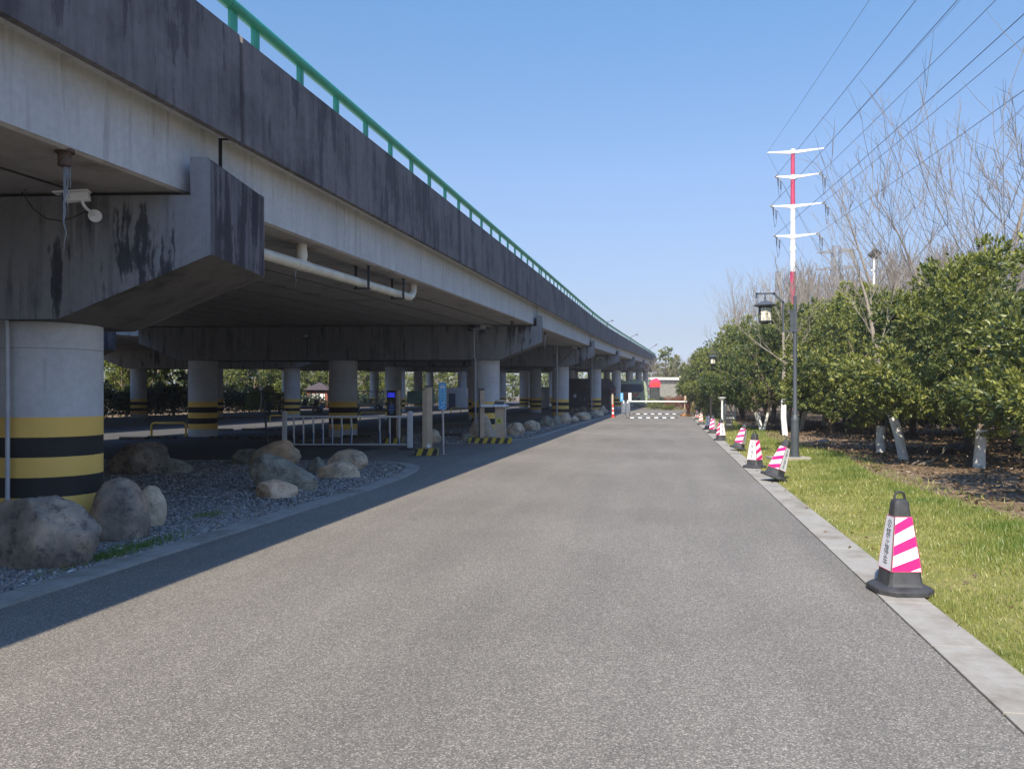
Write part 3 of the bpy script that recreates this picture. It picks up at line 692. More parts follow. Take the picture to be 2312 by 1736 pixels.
    sl_ = me.build('reflective_sleeve', M('cone_white_film', (.80, .80, .82), .35, .04, 8), root, smooth=0)
    for st in sts: st.build('stripes', M('cone_pink_film', (.80, .02, .20), .35, .12, 6), sl_, smooth=0)
    bd.build('sleeve_border', M('cone_border_red', (.62, .1, .16), .4, .1, 6), sl_, smooth=0)
    tx.build('lettering', INK, sl_, smooth=0)
    return root
cn = cone()
def cone_old():
    """plainer faded cone with orange pink stripes seen farther along"""
    return None
gp_c = 'rubber traffic cones along the roadside kerb'
az1 = -R(15.4 - 0)
cones = [  # px, py of the base centre, turn, tilt (x, y), label
 (2031, 1337, R(-15.4) + R(25), (0, 0), 'nearest large black rubber cone with pink stripes, standing on the kerb'),
 (1746, 1087, R(-30) - R(10), (0, R(21)), 'cone tilted over to the right beside the dark lamp post foot'),
 (1704, 1057, R(-8) + R(58), (0, 0), 'upright cone showing its black lettering, between the two tilted cones'),
 (1666, 1018, R(-8) - R(18), (0, R(17)), 'smaller tilted cone left of the limewashed tree stems'),
 (1627.6, 994.6, R(-4) - R(58), (0, 0), 'upright cone standing before the white path light'),
 (1609.7, 978.4, R(-4) - R(20), (0, 0), 'cone with broad pink stripes beside the thin black trunk'),
 (1599.4, 969.7, R(-4) + R(72), (0, 0), 'mostly white cone left of the thin black trunk'),
 (1583, 958.8, R(-2) - R(4), (0, 0), 'faded cone second from the gate post'),
 (1574, 948, R(-2) - R(6), (0, 0), 'farthest faded cone nearest the gate post')]
for i, (px, py, rz, tl, lb) in enumerate(cones):
    g = G(px, py); r_ = place(cn, (g.x, g.y, .012), rz, 1.0, lb, gp_c, first=i == 0)
    if tl[1]:
        r_.rotation_mode = 'XYZ'
        m_ = Matrix.Rotation(TH, 4, 'Z') @ Matrix.Rotation(tl[1], 4, 'Y') @ Matrix.Rotation(-TH, 4, 'Z') @ Matrix.Rotation(rz, 4, 'Z')
        r_.rotation_euler = m_.to_euler(); r_.location = (g.x, g.y, .012 + .2 * math.sin(tl[1]) - .02)

FADE = M('faded_orange_film', (.62, .17, .08), .5, .15, 6)
def refade(o):
    if o.name.startswith('stripes') or o.name.startswith('sleeve_border'):
        o.material_slots[0].link = 'OBJECT'; o.material_slots[0].material = FADE
    for c in o.children: refade(c)
refade(r_); refade([o for o in C.objects if o.get('label') == 'faded cone second from the gate post'][0])
# ------------------------------------------------------------------ lamp posts
def lamp_post():
    root = empty('lamp_post', (0, 0, 0)); root['category'] = 'lamp post'
    b = MB(); b.box(-.62, .3, -.24, .24, -.02, .07); b.build('footing', KERB, root, bevel=.01)
    b = MB(); b.lathe([(.125, .07), (.125, .09), (.094, .095), (.092, .90), (.096, .905), (.096, .96), (.06, 1.03), (.055, 1.05), (.052, 1.06), (.044, 2.98)], 28); b.build('post', METAL_G, root)
    b = MB(); b.box(-.055, .055, -.055, .055, 2.98, 3.04); b.box(-.036, .036, -.036, .036, 3.0, 3.5); b.lathe([(.045, 3.5), (.045, 3.53), (.04, 3.535)], 20); b.lathe([(.038, 3.53), (.036, 3.83)], 20); b.build('post_sleeve', METAL_G, root, bevel=.003)
    b = MB()
    b.box(-.115, -.035, -.012, .012, 3.02, 3.48); b.box(-.16, -.035, -.02, .02, 3.465, 3.49)
    b.box(-.29, -.05, -.018, .018, 2.99, 3.02)
    for p_, q_ in (((-.28, 0, 3.0), (-.28, 0, 3.68)), ((-.28, 0, 3.68), (-.50, 0, 3.89)), ((-.49, 0, 3.885), (-.90, 0, 3.88)), ((-.90, 0, 3.88), (-.90, 0, 3.79))):
        a_, c_ = Vector(p_), Vector(q_); d_ = (c_ - a_).normalized(); s_ = Vector((0, 1, 0)); t_ = d_.cross(s_)
        w_ = .019; b.extr([a_ - d_ * w_ + s_ * w_ + t_ * w_, a_ - d_ * w_ - s_ * w_ + t_ * w_, a_ - d_ * w_ - s_ * w_ - t_ * w_, a_ - d_ * w_ + s_ * w_ - t_ * w_], (c_ - a_) + d_ * w_ * 2)
    b.build('bracket', METAL_G, root, smooth=0)
    X = -.70
    b = MB(); b.tube([(X, 0, 3.86), (X, 0, 3.70)], .014, 10); b.tube([(X, 0, 3.80), (X, 0, 3.76)], .022, 10)
    b.lathe([(.135, 3.565), (.262, 3.60), (.262, 3.612), (.17, 3.665), (.07, 3.705), (.03, 3.72), (.012, 3.735)], 28, (X, 0, 0)); hood = b.build('lantern_hood', METAL_G, root)
    b = MB()
    n = 6; rr = .142
    for j in range(n):
        a = math.pi / 3 * j + R(28); b.tube([(X + rr * math.cos(a), rr * math.sin(a), 3.24), (X + rr * math.cos(a), rr * math.sin(a), 3.585)], .0095, 6)
    b.lathe([(.15, 3.545), (.15, 3.575)], 6, (X, 0, 0), phase=R(28)); b.lathe([(.10, 3.195), (.12, 3.205), (.15, 3.22), (.15, 3.25)], 6, (X, 0, 0), phase=R(28)); b.lathe([(.06, 3.165), (.075, 3.195)], 12, (X, 0, 0))
    for j in range(n):                     # fret bars on each of the six panels
        a0 = math.pi / 3 * j + R(28); a1 = a0 + math.pi / 3
        p0 = Vector((X + rr * math.cos(a0), rr * math.sin(a0), 0)); p1 = Vector((X + rr * math.cos(a1), rr * math.sin(a1), 0)); mid = (p0 + p1) / 2
        out = (mid - Vector((X, 0, 0))).normalized() * .002; e = (p1 - p0)
        def fp(u, z): return p0 + e * u + out + UP * z
        for path in ([(.5, 3.25), (.5, 3.285)], [(.5, 3.51), (.5, 3.545)], [(0, 3.40), (.24, 3.40)], [(.76, 3.40), (1, 3.40)],
                     [(.5, 3.285), (.38, 3.285), (.38, 3.32), (.24, 3.32), (.24, 3.475), (.38, 3.475), (.38, 3.51), (.62, 3.51), (.62, 3.475), (.76, 3.475), (.76, 3.32), (.62, 3.32), (.62, 3.285), (.5, 3.285)]):
            b.tube([fp(u, z) for u, z in path], .0042, 4)
    b.build('lantern_cage', DARK, hood, smooth=0)
    b = MB(); b.lathe([(.137, 3.25), (.137, 3.545)], 6, (X, 0, 0), phase=R(28)); b.build('lantern_glass', M('milk_glass', (.82, .76, .60), .35, .06, 9), hood, smooth=0)
    b = MB(); b.lathe([(.1375, 3.30), (.1375, 3.50)], 6, (X, 0, 0), phase=R(28))
    return root
lp = lamp_post(); gl = 'lantern lamp posts beside the road'
g = G(1795, 1037.7); place(lp, (g.x, g.y, 0), TH, 1, 'nearest dark grey lamp post with a hanging lantern, beside the tilted cone', gl, True)
g = G(1638, 955); place(lp, (g.x, g.y, 0), TH, 1.0, 'second lamp post, its lantern in front of the tree crown', gl)
g = P(1552, 893, 76); place(lp, (g.x, g.y, 0), TH, 1, 'farthest lamp post at the right end of the grey wall', gl)

# ------------------------------------------------------------------ barrier gates, posts, fence
def pfx(name, c, w, dpt, z0, z1, mat, parent, root, bevel=.006):      # upright box facing the camera line
    mx = Matrix.Translation(c) @ Matrix.Rotation(TH - R(2), 4, 'Z'); mb = MB(); mb.box(-w / 2, w / 2, 0, dpt, z0, z1, 0, mx); return mb.build(name, mat, parent, root, bevel=bevel)
def m_chev(name):
    m, t, b = mk(name); tc = nd(t, 'ShaderNodeTexCoord'); sx = nd(t, 'ShaderNodeSeparateXYZ'); ln(t, tc.outputs['Object'], sx.inputs[0])
    k = val(t, 'ADD', val(t, 'ADD', sx.outputs[0], val(t, 'MULTIPLY', sx.outputs[1], .9)), val(t, 'MULTIPLY', sx.outputs[2], -.42))
    f = val(t, 'GREATER_THAN', val(t, 'FRACT', val(t, 'MULTIPLY', val(t, 'ADD', k, 10), 3.9)), .5)
    n_ = noi(t, tc.outputs['Object'], 9, 6, .7)
    c = mix(t, f, ramp(t, n_, [(.3, (.45, .31, .02)), (.7, (.62, .45, .05))]), (.025, .025, .03))
    c = mix(t, ramp(t, n_, [(.66, (0,) * 3), (.72, (.7,) * 3)]), c, (.25, .24, .22))
    ln(t, c, b.inputs['Base Color']); b.inputs['Roughness'].default_value = .6; return m
CHEV = m_chev('hazard_striped_concrete')
def plinth(px0, px1, pyb, h, depth, parent, root):
    d = CH * F / (pyb - HY); c = P((px0 + px1) / 2, HY, d); c.z = 0; w = (px1 - px0) * d / F
    mx = Matrix.Translation(c) @ Matrix.Rotation(TH, 4, 'Z')
    mb = MB(); mb.box(-w / 2, w / 2, 0, depth, 0, h); o = mb.build('plinth', CHEV, parent, bevel=.008)
    o.location = c - Vector(root.location); o.rotation_euler = (0, 0, TH); return o, c, d, mx
# camera post, front
g = P(964, 893, 19.45); g.z = 0
cp = empty('camera_post', g); tag(cp, 'beige metal plate camera post alone on its own black and yellow plinth', 'gate post')
plinth(936, 987.6, 1028.8, .17, .42, cp, cp)
mx = Matrix.Translation(P(964.2, 893, 19.55)) @ Matrix.Rotation(TH, 4, 'Z')
mb = MB(); pr = [(-.12, 0), (.0, -.012), (.115, 0), (.12, .02), (.12, .15), (-.12, .15), (-.125, .02)]
z = lambda k: Vector((0, 0, k))
o = len(mb.v); tp = [1.62, 1.7, 1.735, 1.735, 1.735, 1.68, 1.62]
bz = P(0, 893, 19.55).z
bot = [mx @ Vector((x, y, .17 - CH)) for x, y in pr]; top_ = [mx @ Vector((x, y, t_ - CH)) for (x, y), t_ in zip(pr, tp)]
mb.v = [tuple(p) for p in bot + top_]; k = len(pr); mb.f = [tuple(range(k))[::-1], tuple(range(k, 2 * k))] + [(i, (i + 1) % k, k + (i + 1) % k, k + i) for i in range(k)]; mb.m = [0] * len(mb.f)
mb.build('column_shell', BEIGE, cp, cp, smooth=0, bevel=.006)
mb = MB(); mb.box(-.105, .115, -.02, .155, 1.715, 1.75, 0, Matrix.Translation(P(965, 893, 19.55) - z(CH)) @ Matrix.Rotation(TH, 4, 'Z')); mb.build('cap', METAL_G, cp, cp, bevel=.01)
mb = MB(); quad(mb, P(968, 1007, 19.53), CR, UP, .09, .09); mb.build('label_plate', WHITE, cp, cp, smooth=0)
# barrier machine B
g = P(1107, 893, 24.1); g.z = 0
bg = empty('barrier_gate', g); tag(bg, 'beige lifting barrier with folded white arm, two posts on a long hazard striped plinth', 'barrier')
plinth(1058, 1156, 1001.4, .18, .5, bg, bg)
pfx('post', P(1087, 893, 24.05) - z(CH), .165, .16, .18, 1.68, BEIGE, bg, bg)
pfx('post_front', P(1082, 893, 24.02) - z(CH), .05, .18, .18, 1.70, DARK, bg, bg)
mb = MB(); mb.box(-.1, .09, -.01, .17, 1.66, 1.72, 0, Matrix.Translation(P(1087, 893, 24.05) - z(CH)) @ Matrix.Rotation(TH, 4, 'Z')); mb.build('cap', METAL_G, bg, bg, bevel=.015)
cab = pfx('cabinet', P(1129, 893, 24.1) - z(CH), .32, .26, .18, 1.37, BEIGE, bg, bg)
pfx('trim', P(1141, 893, 24.05) - z(CH), .03, .2, .18, 1.2, STEEL, cab, bg)
mb = MB(); quad(mb, P(1126.8, 950.5, 24.08), CR, UP, .165, .165); mb.build('warning_label', M('label_yellow', (.62, .62, .08), .5, .08), cab, bg, smooth=0)
mb = MB(); c_ = P(1126.8, 949, 24.06)
tri = [c_ + UP * .052, c_ - CR * .055 - UP * .035, c_ + CR * .055 - UP * .035]; ti = [c_ + (p - c_) * .62 for p in tri]
mb.add(tri + ti, [(0, 1, 4, 3), (1, 2, 5, 4), (2, 0, 3, 5)]); put_text(mb, '当心夹手', .03, c_ - UP * .065, CR, UP); quad(mb, c_ - UP * .005, CR, UP, .016, .05); mb.build('lettering', INK, cab, bg, smooth=0)
mb = MB(); mb.tube([P(1085.5, 916.5, 23.95), P(1146, 916.5, 23.95)], .045, 16); arm = mb.build('arm', WHITE, bg, bg)
mb = MB()
for a_, b_ in ((1083, 1086.5), (1113, 1116), (1124, 1126), (1131, 1133), (1143, 1149)): mb.tube([P(a_, 916.5, 23.95), P(b_, 916.5, 23.95)], .052, 16)
mb.build('arm_clamp', STEEL, arm, bg)
pfx('hinge_box', P(1127, 893, 24.0) - z(CH), .3, .06, 1.21, 1.31, METAL_G, bg, bg)
# payment terminal
g = P(887, 893, 24.3); g.z = 0
pt_ = empty('payment_terminal', g); tag(pt_, 'tall black parking payment terminal with a lit blue screen behind the white fence', 'terminal')
plinth(866, 907, 1001.4, .17, .45, pt_, pt_)
fr = pfx('front_panel', P(883.8, 893, 24.2) - z(CH), .29, .04, .17, 1.66, M('gloss_black', (.012, .012, .016), .2, .1, 3), pt_, pt_, bevel=.012)
pfx('shell', P(888, 893, 24.25) - z(CH), .38, .26, .17, 1.67, BEIGE, pt_, pt_, bevel=.015)
def plate(pp, c, w, h, mat, name, root): 
    mb = MB(); quad(mb, c, CR, UP, w, h); return mb.build(name, mat, pp, root, smooth=0)
sc = plate(fr, P(883.5, 891.7, 24.17), .225, .145, M('lit_blue_screen', (.02, .03, .55), .3, .02, 2, emit=.55), 'screen', pt_)
plate(fr, P(883.5, 902.5, 24.17), .2, .05, DARK, 'camera_window', pt_)
plate(fr, P(883.5, 908.4, 24.17), .055, .04, M('sensor_tan', (.5, .4, .3), .4, .1), 'sensor', pt_)
ip = plate(fr, P(883.5, 919.5, 24.17), .21, .2, M('info_blue', (.02, .07, .3), .4, .1), 'info_panel', pt_)
plate(fr, P(883.7, 931, 24.17), .1, .09, M('info_blue_light', (.05, .2, .4), .4, .1), 'card_reader', pt_)
mb = MB(); put_text(mb, '欢迎光临', .03, P(883.5, 892.8, 24.155), CR, UP); put_text(mb, '停车缴费', .035, P(883.8, 919.8, 24.155), CR, UP); put_text(mb, '◆', .035, P(883.5, 916, 24.155), CR, UP); quad(mb, P(883.5, 913, 24.155), CR, UP, .17, .012); quad(mb, P(883.5, 925, 24.155), CR, UP, .16, .014)
mb.build('lettering', M('pale_blue_print', (.5, .6, .8), .5, .05), fr, pt_, smooth=0)
# white pedestrian fence
g = P(783, 893, 21.4); g.z = 0
fe = empty('road_fence', g); tag(fe, 'white steel guard fence with blue sided balusters between two square posts', 'fence')
def fpost(px, w):
    o_ = pfx('fence_post', P(px, 893, 21.4) - z(CH), w, w, .03, 1.01, WHITE, fe, fe)
    mb = MB(); c_ = P(px, 893, 21.4) - z(CH) + CF * w / 2; mb.lathe([(w * .62, 1.0), (w * .66, 1.02), (w * .5, 1.05), (w * .2, 1.075), (.005, 1.08)], 16, c_); mb.build('finial', WHITE, o_, fe)
    mb = MB(); mb.box(-.28, .1, -.15, .3, .002, .045, 0, Matrix.Translation(P(px, 893, 21.4) - z(CH)) @ Matrix.Rotation(TH, 4, 'Z')); mb.build('rubber_foot', BLACK, o_, fe, bevel=.01)
fpost(641, .11); fpost(924.8, .135)
for nm, py, r in (('top_rail', 940.3, .028), ('bottom_rail', 1003, .018)):
    mb = MB(); a_ = P(646, py, 21.45); b_ = P(919, py + .3, 21.45); mb.extr([a_ - UP * r - CF * r, a_ - UP * r + CF * r, a_ + UP * r + CF * r, a_ + UP * r - CF * r], b_ - a_); mb.build(nm, WHITE, fe, fe, smooth=0, bevel=.004)
BLU2 = M('baluster_blue', (.03, .14, .42), .45, .1, 3)
for i, px in enumerate((663.6, 685, 707, 729, 750, 771, 793, 857.5, 880, 901.5)):
    a_ = P(px, 1003, 21.45); b_ = P(px, 941, 21.45); mb = MB(); w_ = .026
    bowx = (0, .0, .012, 0, .006, .014, .016, 0, 0, 0)[i]
    mb.tube([a_, a_.lerp(b_, .45) + CR * bowx, b_], w_, 4); mb.build('baluster', WHITE, fe, fe, smooth=0)
    h_ = (.2, .36, .42, .55, .6, .62, .62, .5, .4, .22)[i]; mb = MB(); c0 = a_.lerp(b_, .01) - CF * .028 - CR * .008; c1 = a_.lerp(b_, h_) - CF * .028 - CR * .008 + CR * bowx
    mb.add([c0 - CR * .011, c0 + CR * .011, c1 + CR * .011, c1 - CR * .011], [(0, 1, 2, 3)]); mb.build('baluster_strip', BLU2, fe, fe, smooth=0)
# blue sign
def blue_sign(pxc, d, py0, py1, w, pole_b, label, texts, group=None):
    g = P(pxc, 893, d); g.z = 0; r_ = empty('direction_sign', g); tag(r_, label, 'sign', group)
    zt = CH - (py0 - HY) * d / F; zb = CH - (py1 - HY) * d / F; c_ = g + UP * (zt + zb) / 2; h = zt - zb
    mb = MB(); c2_ = c_ - CF * .03; mb.box(-w / 2, w / 2, -.02, 0, -h / 2, h / 2, 0, Matrix.Translation(c2_) @ Matrix.Rotation(TH, 4, 'Z')); pl = mb.build('sign_plate', BLUE, r_, r_, bevel=.004)
    mb = MB()
    for sx in (-1, 1): mb.box(sx * w / 2 - .004, sx * w / 2 + .004, -.024, .002, -h / 2, h / 2, 0, Matrix.Translation(c2_) @ Matrix.Rotation(TH, 4, 'Z'))
    for sz in (-1, 1): mb.box(-w / 2 + .005, w / 2 - .005, -.024, .002, sz * h / 2 - .005, sz * h / 2 + .005, 0, Matrix.Translation(c2_) @ Matrix.Rotation(TH, 4, 'Z'))
    mb.build('sign_rim', STEEL, pl, r_, smooth=0)
    mb = MB(); mb.tube([g + CR * .02 - UP * 0, g + UP * (zb + .02), g + UP * (zt - .1)], .03, 14); mb.tube([g + CR * .02, g + CR * .02 + UP * .012], .09, 14); mb.build('pole', STEEL, r_, r_)
    f0 = c2_ - CF * .0225
    for nm, items, mt in texts:
        mb = MB()
        for it in items: it(mb, f0, w, h)
        mb.build(nm, mt, pl, r_, smooth=0)
def T(s, x, y, sz): return lambda mb, f0, w, h: put_text(mb, s, sz * w, f0 + CR * x * w + UP * y * h, CR, UP)
def Q(x, y, ww, hh, ang=0): return lambda mb, f0, w, h: quad(mb, f0 + CR * x * w + UP * y * h, CR * math.cos(ang) + UP * math.sin(ang), -CR * math.sin(ang) + UP * math.cos(ang), ww * w, hh * w)
def TRI(x, y, s, ang): return lambda mb, f0, w, h: mb.add([f0 + CR * x * w + UP * y * h + (CR * math.cos(a) + UP * math.sin(a)) * s * w for a in (ang, ang + 2.3, ang - 2.3)], [(0, 1, 2)])
def sgn():
    gl_ = []
    for i, ch in enumerate('车辆出口'): gl_.append(T(ch, .22, .18 - i * .105, .34))
    for i, ch in enumerate('严禁通行'): gl_.append(T(ch, -.22, .18 - i * .105, .34))
    car = [Q(0, .355, .5, .07), Q(-.24, .385, .06, .2, R(-15)), Q(.24, .385, .06, .2, R(15)), Q(0, .42, .4, .05), Q(0, .325, .56, .16), Q(-.22, .285, .12, .16), Q(.22, .285, .12, .16), Q(0, .33, .66, .05)]
    bik = [T('♿', -.2, -.265, .28), Q(-.08, -.26, .05, .3, R(-25)), Q(.02, -.27, .05, .25, R(30)), Q(-.02, -.235, .24, .04), Q(.22, -.255, .06, .3, R(20)), Q(.3, -.27, .05, .24, R(-30)), Q(.25, -.235, .28, .05, R(30)), Q(.26, -.205, .09, .09)]
    arr = [Q(.06, -.385, .5, .07, R(28)), TRI(-.2, -.42, .12, R(208))]
    return [('lettering', gl_, M('sign_print_green', (.45, .72, .55), .4, .1)), ('pictograms', car + bik[1:] + arr, WLET)]
blue_sign(999.5, 19.7, 864, 924, .19, 1026, 'narrow blue sign with car and bicycle pictograms and an arrow, on a steel pole', sgn())
blue_sign(1403.5, 57, 887, 906, .22, 938, 'small far pale blue sign on a white pole at the left end of the gate', [('lettering', [T(ch, 0, .33 - i * .2, .62) for i, ch in enumerate('出口慢行')], WLET)])
# leaning pole
g = P(605, 893, 23.4); g.z = 0
lpz = empty('leaning_pole', g); tag(lpz, 'thin grey steel pole leaning left with a small white sensor box on its tip', 'pole')
tube_obj('pole', [g, P(592.5, 881, 23.4)], .032, METAL_G, lpz, lpz)
mb = MB(); mb.box(-.045, .045, -.04, .04, -.07, .07, 0, Matrix.Translation(P(588.5, 876, 23.35)) @ Matrix.Rotation(TH, 4, 'Z')); mb.build('sensor_box', WHITE, lpz, lpz, bevel=.008)
tube_obj('bracket', [P(594, 882, 23.4), P(586, 882, 23.38)], .012, METAL_G, lpz, lpz)
tube_obj('cable', [P(589, 882, 23.4), P(590, 900, 23.4), P(587.5, 926, 23.4), P(598, 918, 23.4)], .012, STEEL, lpz, lpz)

# far gate: barrier arm across the road
g = P(1548.5, 893, 55.8); g.z = 0
fg = empty('road_barrier', g); tag(fg, 'long white barrier arm lowered across the road at the far gate', 'barrier')
pfx('post', P(1547.5, 893, 55.8) - z(CH), .13, .2, .15, 1.48, BEIGE, fg, fg)
pfx('post_front', P(1549, 893, 55.75) - z(CH), .1, .05, .5, 1.2, M('oxide_brown', (.1, .035, .025), .5, .2), fg, fg)
pfx('cabinet', P(1555, 893, 56.1) - z(CH), .2, .3, .12, 1.1, M('oxide_brown', (.1, .035, .025), .5, .2), fg, fg)
mb = MB(); mb.box(-.35, .4, -.15, .4, 0, .15, 0, Matrix.Translation(P(1549.5, 893, 55.8) - z(CH)) @ Matrix.Rotation(TH, 4, 'Z')); mb.build('plinth', M('orange_plinth', (.42, .2, .06), .6, .3, 9), fg, fg, bevel=.01)
mb = MB(); a_ = P(1421, 905.7, 55.7); b_ = P(1551, 906.6, 55.7); mb.extr([a_ - UP * .045 - CF * .02, a_ - UP * .045 + CF * .02, a_ + UP * .045 + CF * .02, a_ + UP * .045 - CF * .02], b_ - a_); mb.build('arm', WHITE, fg, fg, smooth=0)
# boom rest / tall beige post and red white bollard at left end
g = P(1383.5, 893, 54.6); g.z = 0
pfx_root = empty('camera_post', g); tag(pfx_root, 'thin beige camera post behind the red and white bollard', 'gate post')
pfx('column_shell', P(1383, 893, 54.6) - z(CH), .13, .12, 0, 1.6, BEIGE, pfx_root, pfx_root)
pfx('cap', P(1383, 893, 54.58) - z(CH), .15, .15, 1.6, 1.66, METAL_G, pfx_root, pfx_root)
g = P(1384, 893, 53.2); g.z = 0
bo = empty('warning_bollard', g); tag(bo, 'red and white banded plastic bollard at the left end of the gate', 'bollard')
for i, (z0_, z1_, r0_) in enumerate(((0, .06, .16), (.06, .22, .085), (.22, .38, .08), (.38, .54, .075), (.54, .68, .07), (.68, .88, .065))):
    mb = MB(); mb.lathe([(r0_, z0_), (r0_ * .96, z1_)], 18, g); mb.build('band' if i else 'base', REDB if i in (0, 1, 3, 5) else WHITE, bo, bo)
# white folding boards
g = P(1421, 893, 54.5); g.z = 0
wb = empty('folding_gate', g); tag(wb, 'white twin panel boards on thin legs at the left end of the barrier', 'gate board')
for x0, x1, y0_, y1_, d0, d1 in ((1404, 1412, 911, 933, 53.8, 54.6), (1413, 1421.5, 909, 931, 54.7, 55.6)):
    mb = MB(); A = P(x0, y0_, d0); B = P(x1, y0_ - 1, d1); mb.extr([A, B, Vector((B.x, B.y, .3)), Vector((A.x, A.y, .3))], CF * .03); mb.build('board', WHITE, wb, wb, smooth=0)
    for pz_, dd in ((x0, d0), (x1, d1)):
        q_ = P(pz_, 893, dd); q_.z = 0; mb = MB(); mb.tube([q_, q_ + UP * 1.05], .025, 8); mb.build('leg', STEEL, wb, wb)
    q_ = P((x0 + x1) / 2, 893, d0); mb = MB(); mb.box(q_.x - .05, q_.x + .05, q_.y - .05, q_.y + .05, .95, 1.15); mb.build('hinge_cap', WHITE, wb, wb, bevel=.01)
g = P(1422, 893, 56.2); g.z = 0
s2 = empty('notice_sign', g); tag(s2, 'narrow pale notice sign at the tip of the lowered barrier arm', 'sign')
mb = MB(); mb.tube([g, g + UP * 1.7], .03, 8); mb.build('pole', STEEL, s2, s2)
mb = MB(); mb.box(-.11, .11, -.05, -.03, 1.1, 1.7, 0, Matrix.Translation(g) @ Matrix.Rotation(TH, 4, 'Z')); pl = mb.build('sign_plate', WHITE, s2, s2, smooth=0)
mb = MB()
for i, ch in enumerate('减速慢行'): put_text(mb, ch, .12, g - CF * .052 + UP * (1.62 - .145 * i), CR, UP)
mb.build('lettering', M('grey_print', (.3, .32, .36), .5, .1), pl, s2, smooth=0)
# speed humps
for (px0, px1, py, seg, lb) in ((1413, 1531, 943.8, 13, 'nearer rubber speed hump with white reflectors across the road'), (1428, 1534, 935, 13, 'farther rubber speed hump before the lowered barrier arm')):
    d = CH * F / (py - HY); a_ = P(px0, HY, d); b_ = P(px1, HY, d); a_.z = b_.z = 0
    r_ = empty('speed_hump', (a_ + b_) / 2); tag(r_, lb, 'speed hump', 'speed humps at the far gate')
    for i in range(seg):
        s_, e_ = a_.lerp(b_, i / seg), a_.lerp(b_, (i + .98) / seg); mb = MB()
        mb.extr([s_ - CF * .18 + UP * .003, s_ - CF * .08 + UP * .05, s_ + CF * .08 + UP * .05, s_ + CF * .18 + UP * .003], e_ - s_)
        mb.build('hump_segment', WHITE if i % 2 == 1 else BLACK, r_, r_, smooth=0)

# wheel stops (rows of parking bays)
WS = M('wheel_stop_rubber', (.05, .048, .045), .7, .3, 9)
def wheel_stop():
    r_ = empty('wheel_stop', (0, 0, 0)); r_['category'] = 'wheel stop'
    mb = MB(); mb.extr([(-.5, -.08, 0), (-.5, .08, 0), (-.44, .05, .1), (-.44, -.05, .1)][:2] + [(-.5, .05, .1), (-.5, -.05, .1)], (1.0, 0, 0)); mb.build('block', WS, r_, bevel=.012)
    mb = MB()
    for x in (-.32, -.02, .28): mb.box(x, x + .12, -.082, -.06, .035, .08)
    mb.build('reflector', M('dull_reflector', (.16, .11, .03), .6, .3), r_, smooth=0); return r_
ws = wheel_stop(); first = True
for lb, spots in (('wheel stop in the front row of bays behind the fence', [(507, 991), (594, 990.5), (666, 991), (806, 988), (1010, 985)]),
                  ('wheel stop in the second row near the sunlit strip', [(303, 992.5), (500, 972.5), (572, 972), (620, 971.8), (366, 990)]),
                  ('far wheel stop under the second viaduct', [(490, 945), (536, 945), (556, 944.5), (625, 944), (1082, 962)])):
    for i, (px, py) in enumerate(spots):
        g = G(px, py); place(ws, (g.x, g.y, -.004), TH - R(3), 1, ('first', 'second', 'third', 'fourth', 'fifth')[i] + ' from the left, ' + lb, 'rubber wheel stops on the parking ground', first); first = False
# hoops
def hoop(px0, px1, py, top, label):
    d = CH * F / (py - HY); a_ = P(px0, HY, d); b_ = P(px1, HY, d); a_.z = b_.z = 0; t_ = CH - (top - HY) * d / F
    r_ = empty('parking_hoop', (a_ + b_) / 2); tag(r_, label, 'hoop barrier', 'yellow hoop barriers between bays')
    e_ = (b_ - a_).normalized(); tube_obj('hoop', [a_, a_ + UP * (t_ - .1), a_ + UP * (t_ - .03) + e_ * .03, a_ + UP * t_ + e_ * .1, b_ + UP * t_ - e_ * .1, b_ + UP * (t_ - .03) - e_ * .03, b_ + UP * (t_ - .1), b_], .04, YEL, r_, r_, 12)
    for q_ in (a_, b_):
        mb = MB(); mb.tube([q_, q_ + UP * .012], .1, 14); mb.build('foot_plate', YEL, r_, r_)
hoop(342, 420, 985, 955, 'yellow steel hoop barrier left of the second pier column')
hoop(813, 880, 950, 931, 'yellow hoop barrier behind the white fence')
hoop(610, 640, 951, 938, 'short yellow hoop at the foot of the far blue grey column')
hoop(1018, 1040, 932, 921, 'yellow hoop left of the second column')

# ------------------------------------------------------------------ vehicles and huts beyond
def wheel(parent, root, c, r, axis, w=.2):
    a_ = Vector(axis).normalized(); mb = MB(); mb.tube([c - a_ * w / 2, c + a_ * w / 2], r, 20); wh = mb.build('wheel', BLACK, parent, root)
    mb = MB(); mb.tube([c - a_ * (w / 2 + .012), c + a_ * (w / 2 + .012)], r * .55, 16); mb.build('rim', STEEL, wh, root); return wh
# bus, side on
BG = M('bus_green', (.34, .43, .30), .35, .06, 1)
db = 99.0; g = P(1463, 893, db); g.z = 0
bus = empty('bus', g); tag(bus, 'pale green coach with orange streaks parked side on under the viaduct', 'bus')
mxb = Matrix.Translation(g) @ Matrix.Rotation(TH, 4, 'Z')          # local x: 0 is the rear end at right, -11.5 the other end
mb = MB(); pr = [(-11.4, .35), (-.25, .35), (-.05, .6), (0, 1.4), (-.1, 2.6), (-.3, 3.25), (-.55, 3.38), (-11.0, 3.38), (-11.5, 2.9), (-11.5, .6)]
mb.extr([mxb @ Vector((x, 0, z_)) for x, z_ in pr], mxb.to_3x3() @ Vector((0, 2.5, 0))); body = mb.build('body', BG, bus, bus, smooth=30, bevel=.06)
mb = MB(); pr = [(-11.2, 1.95), (-.9, 1.95), (-.62, 2.1), (-.45, 2.45), (-.55, 2.8), (-.85, 2.98), (-11.2, 2.98)]
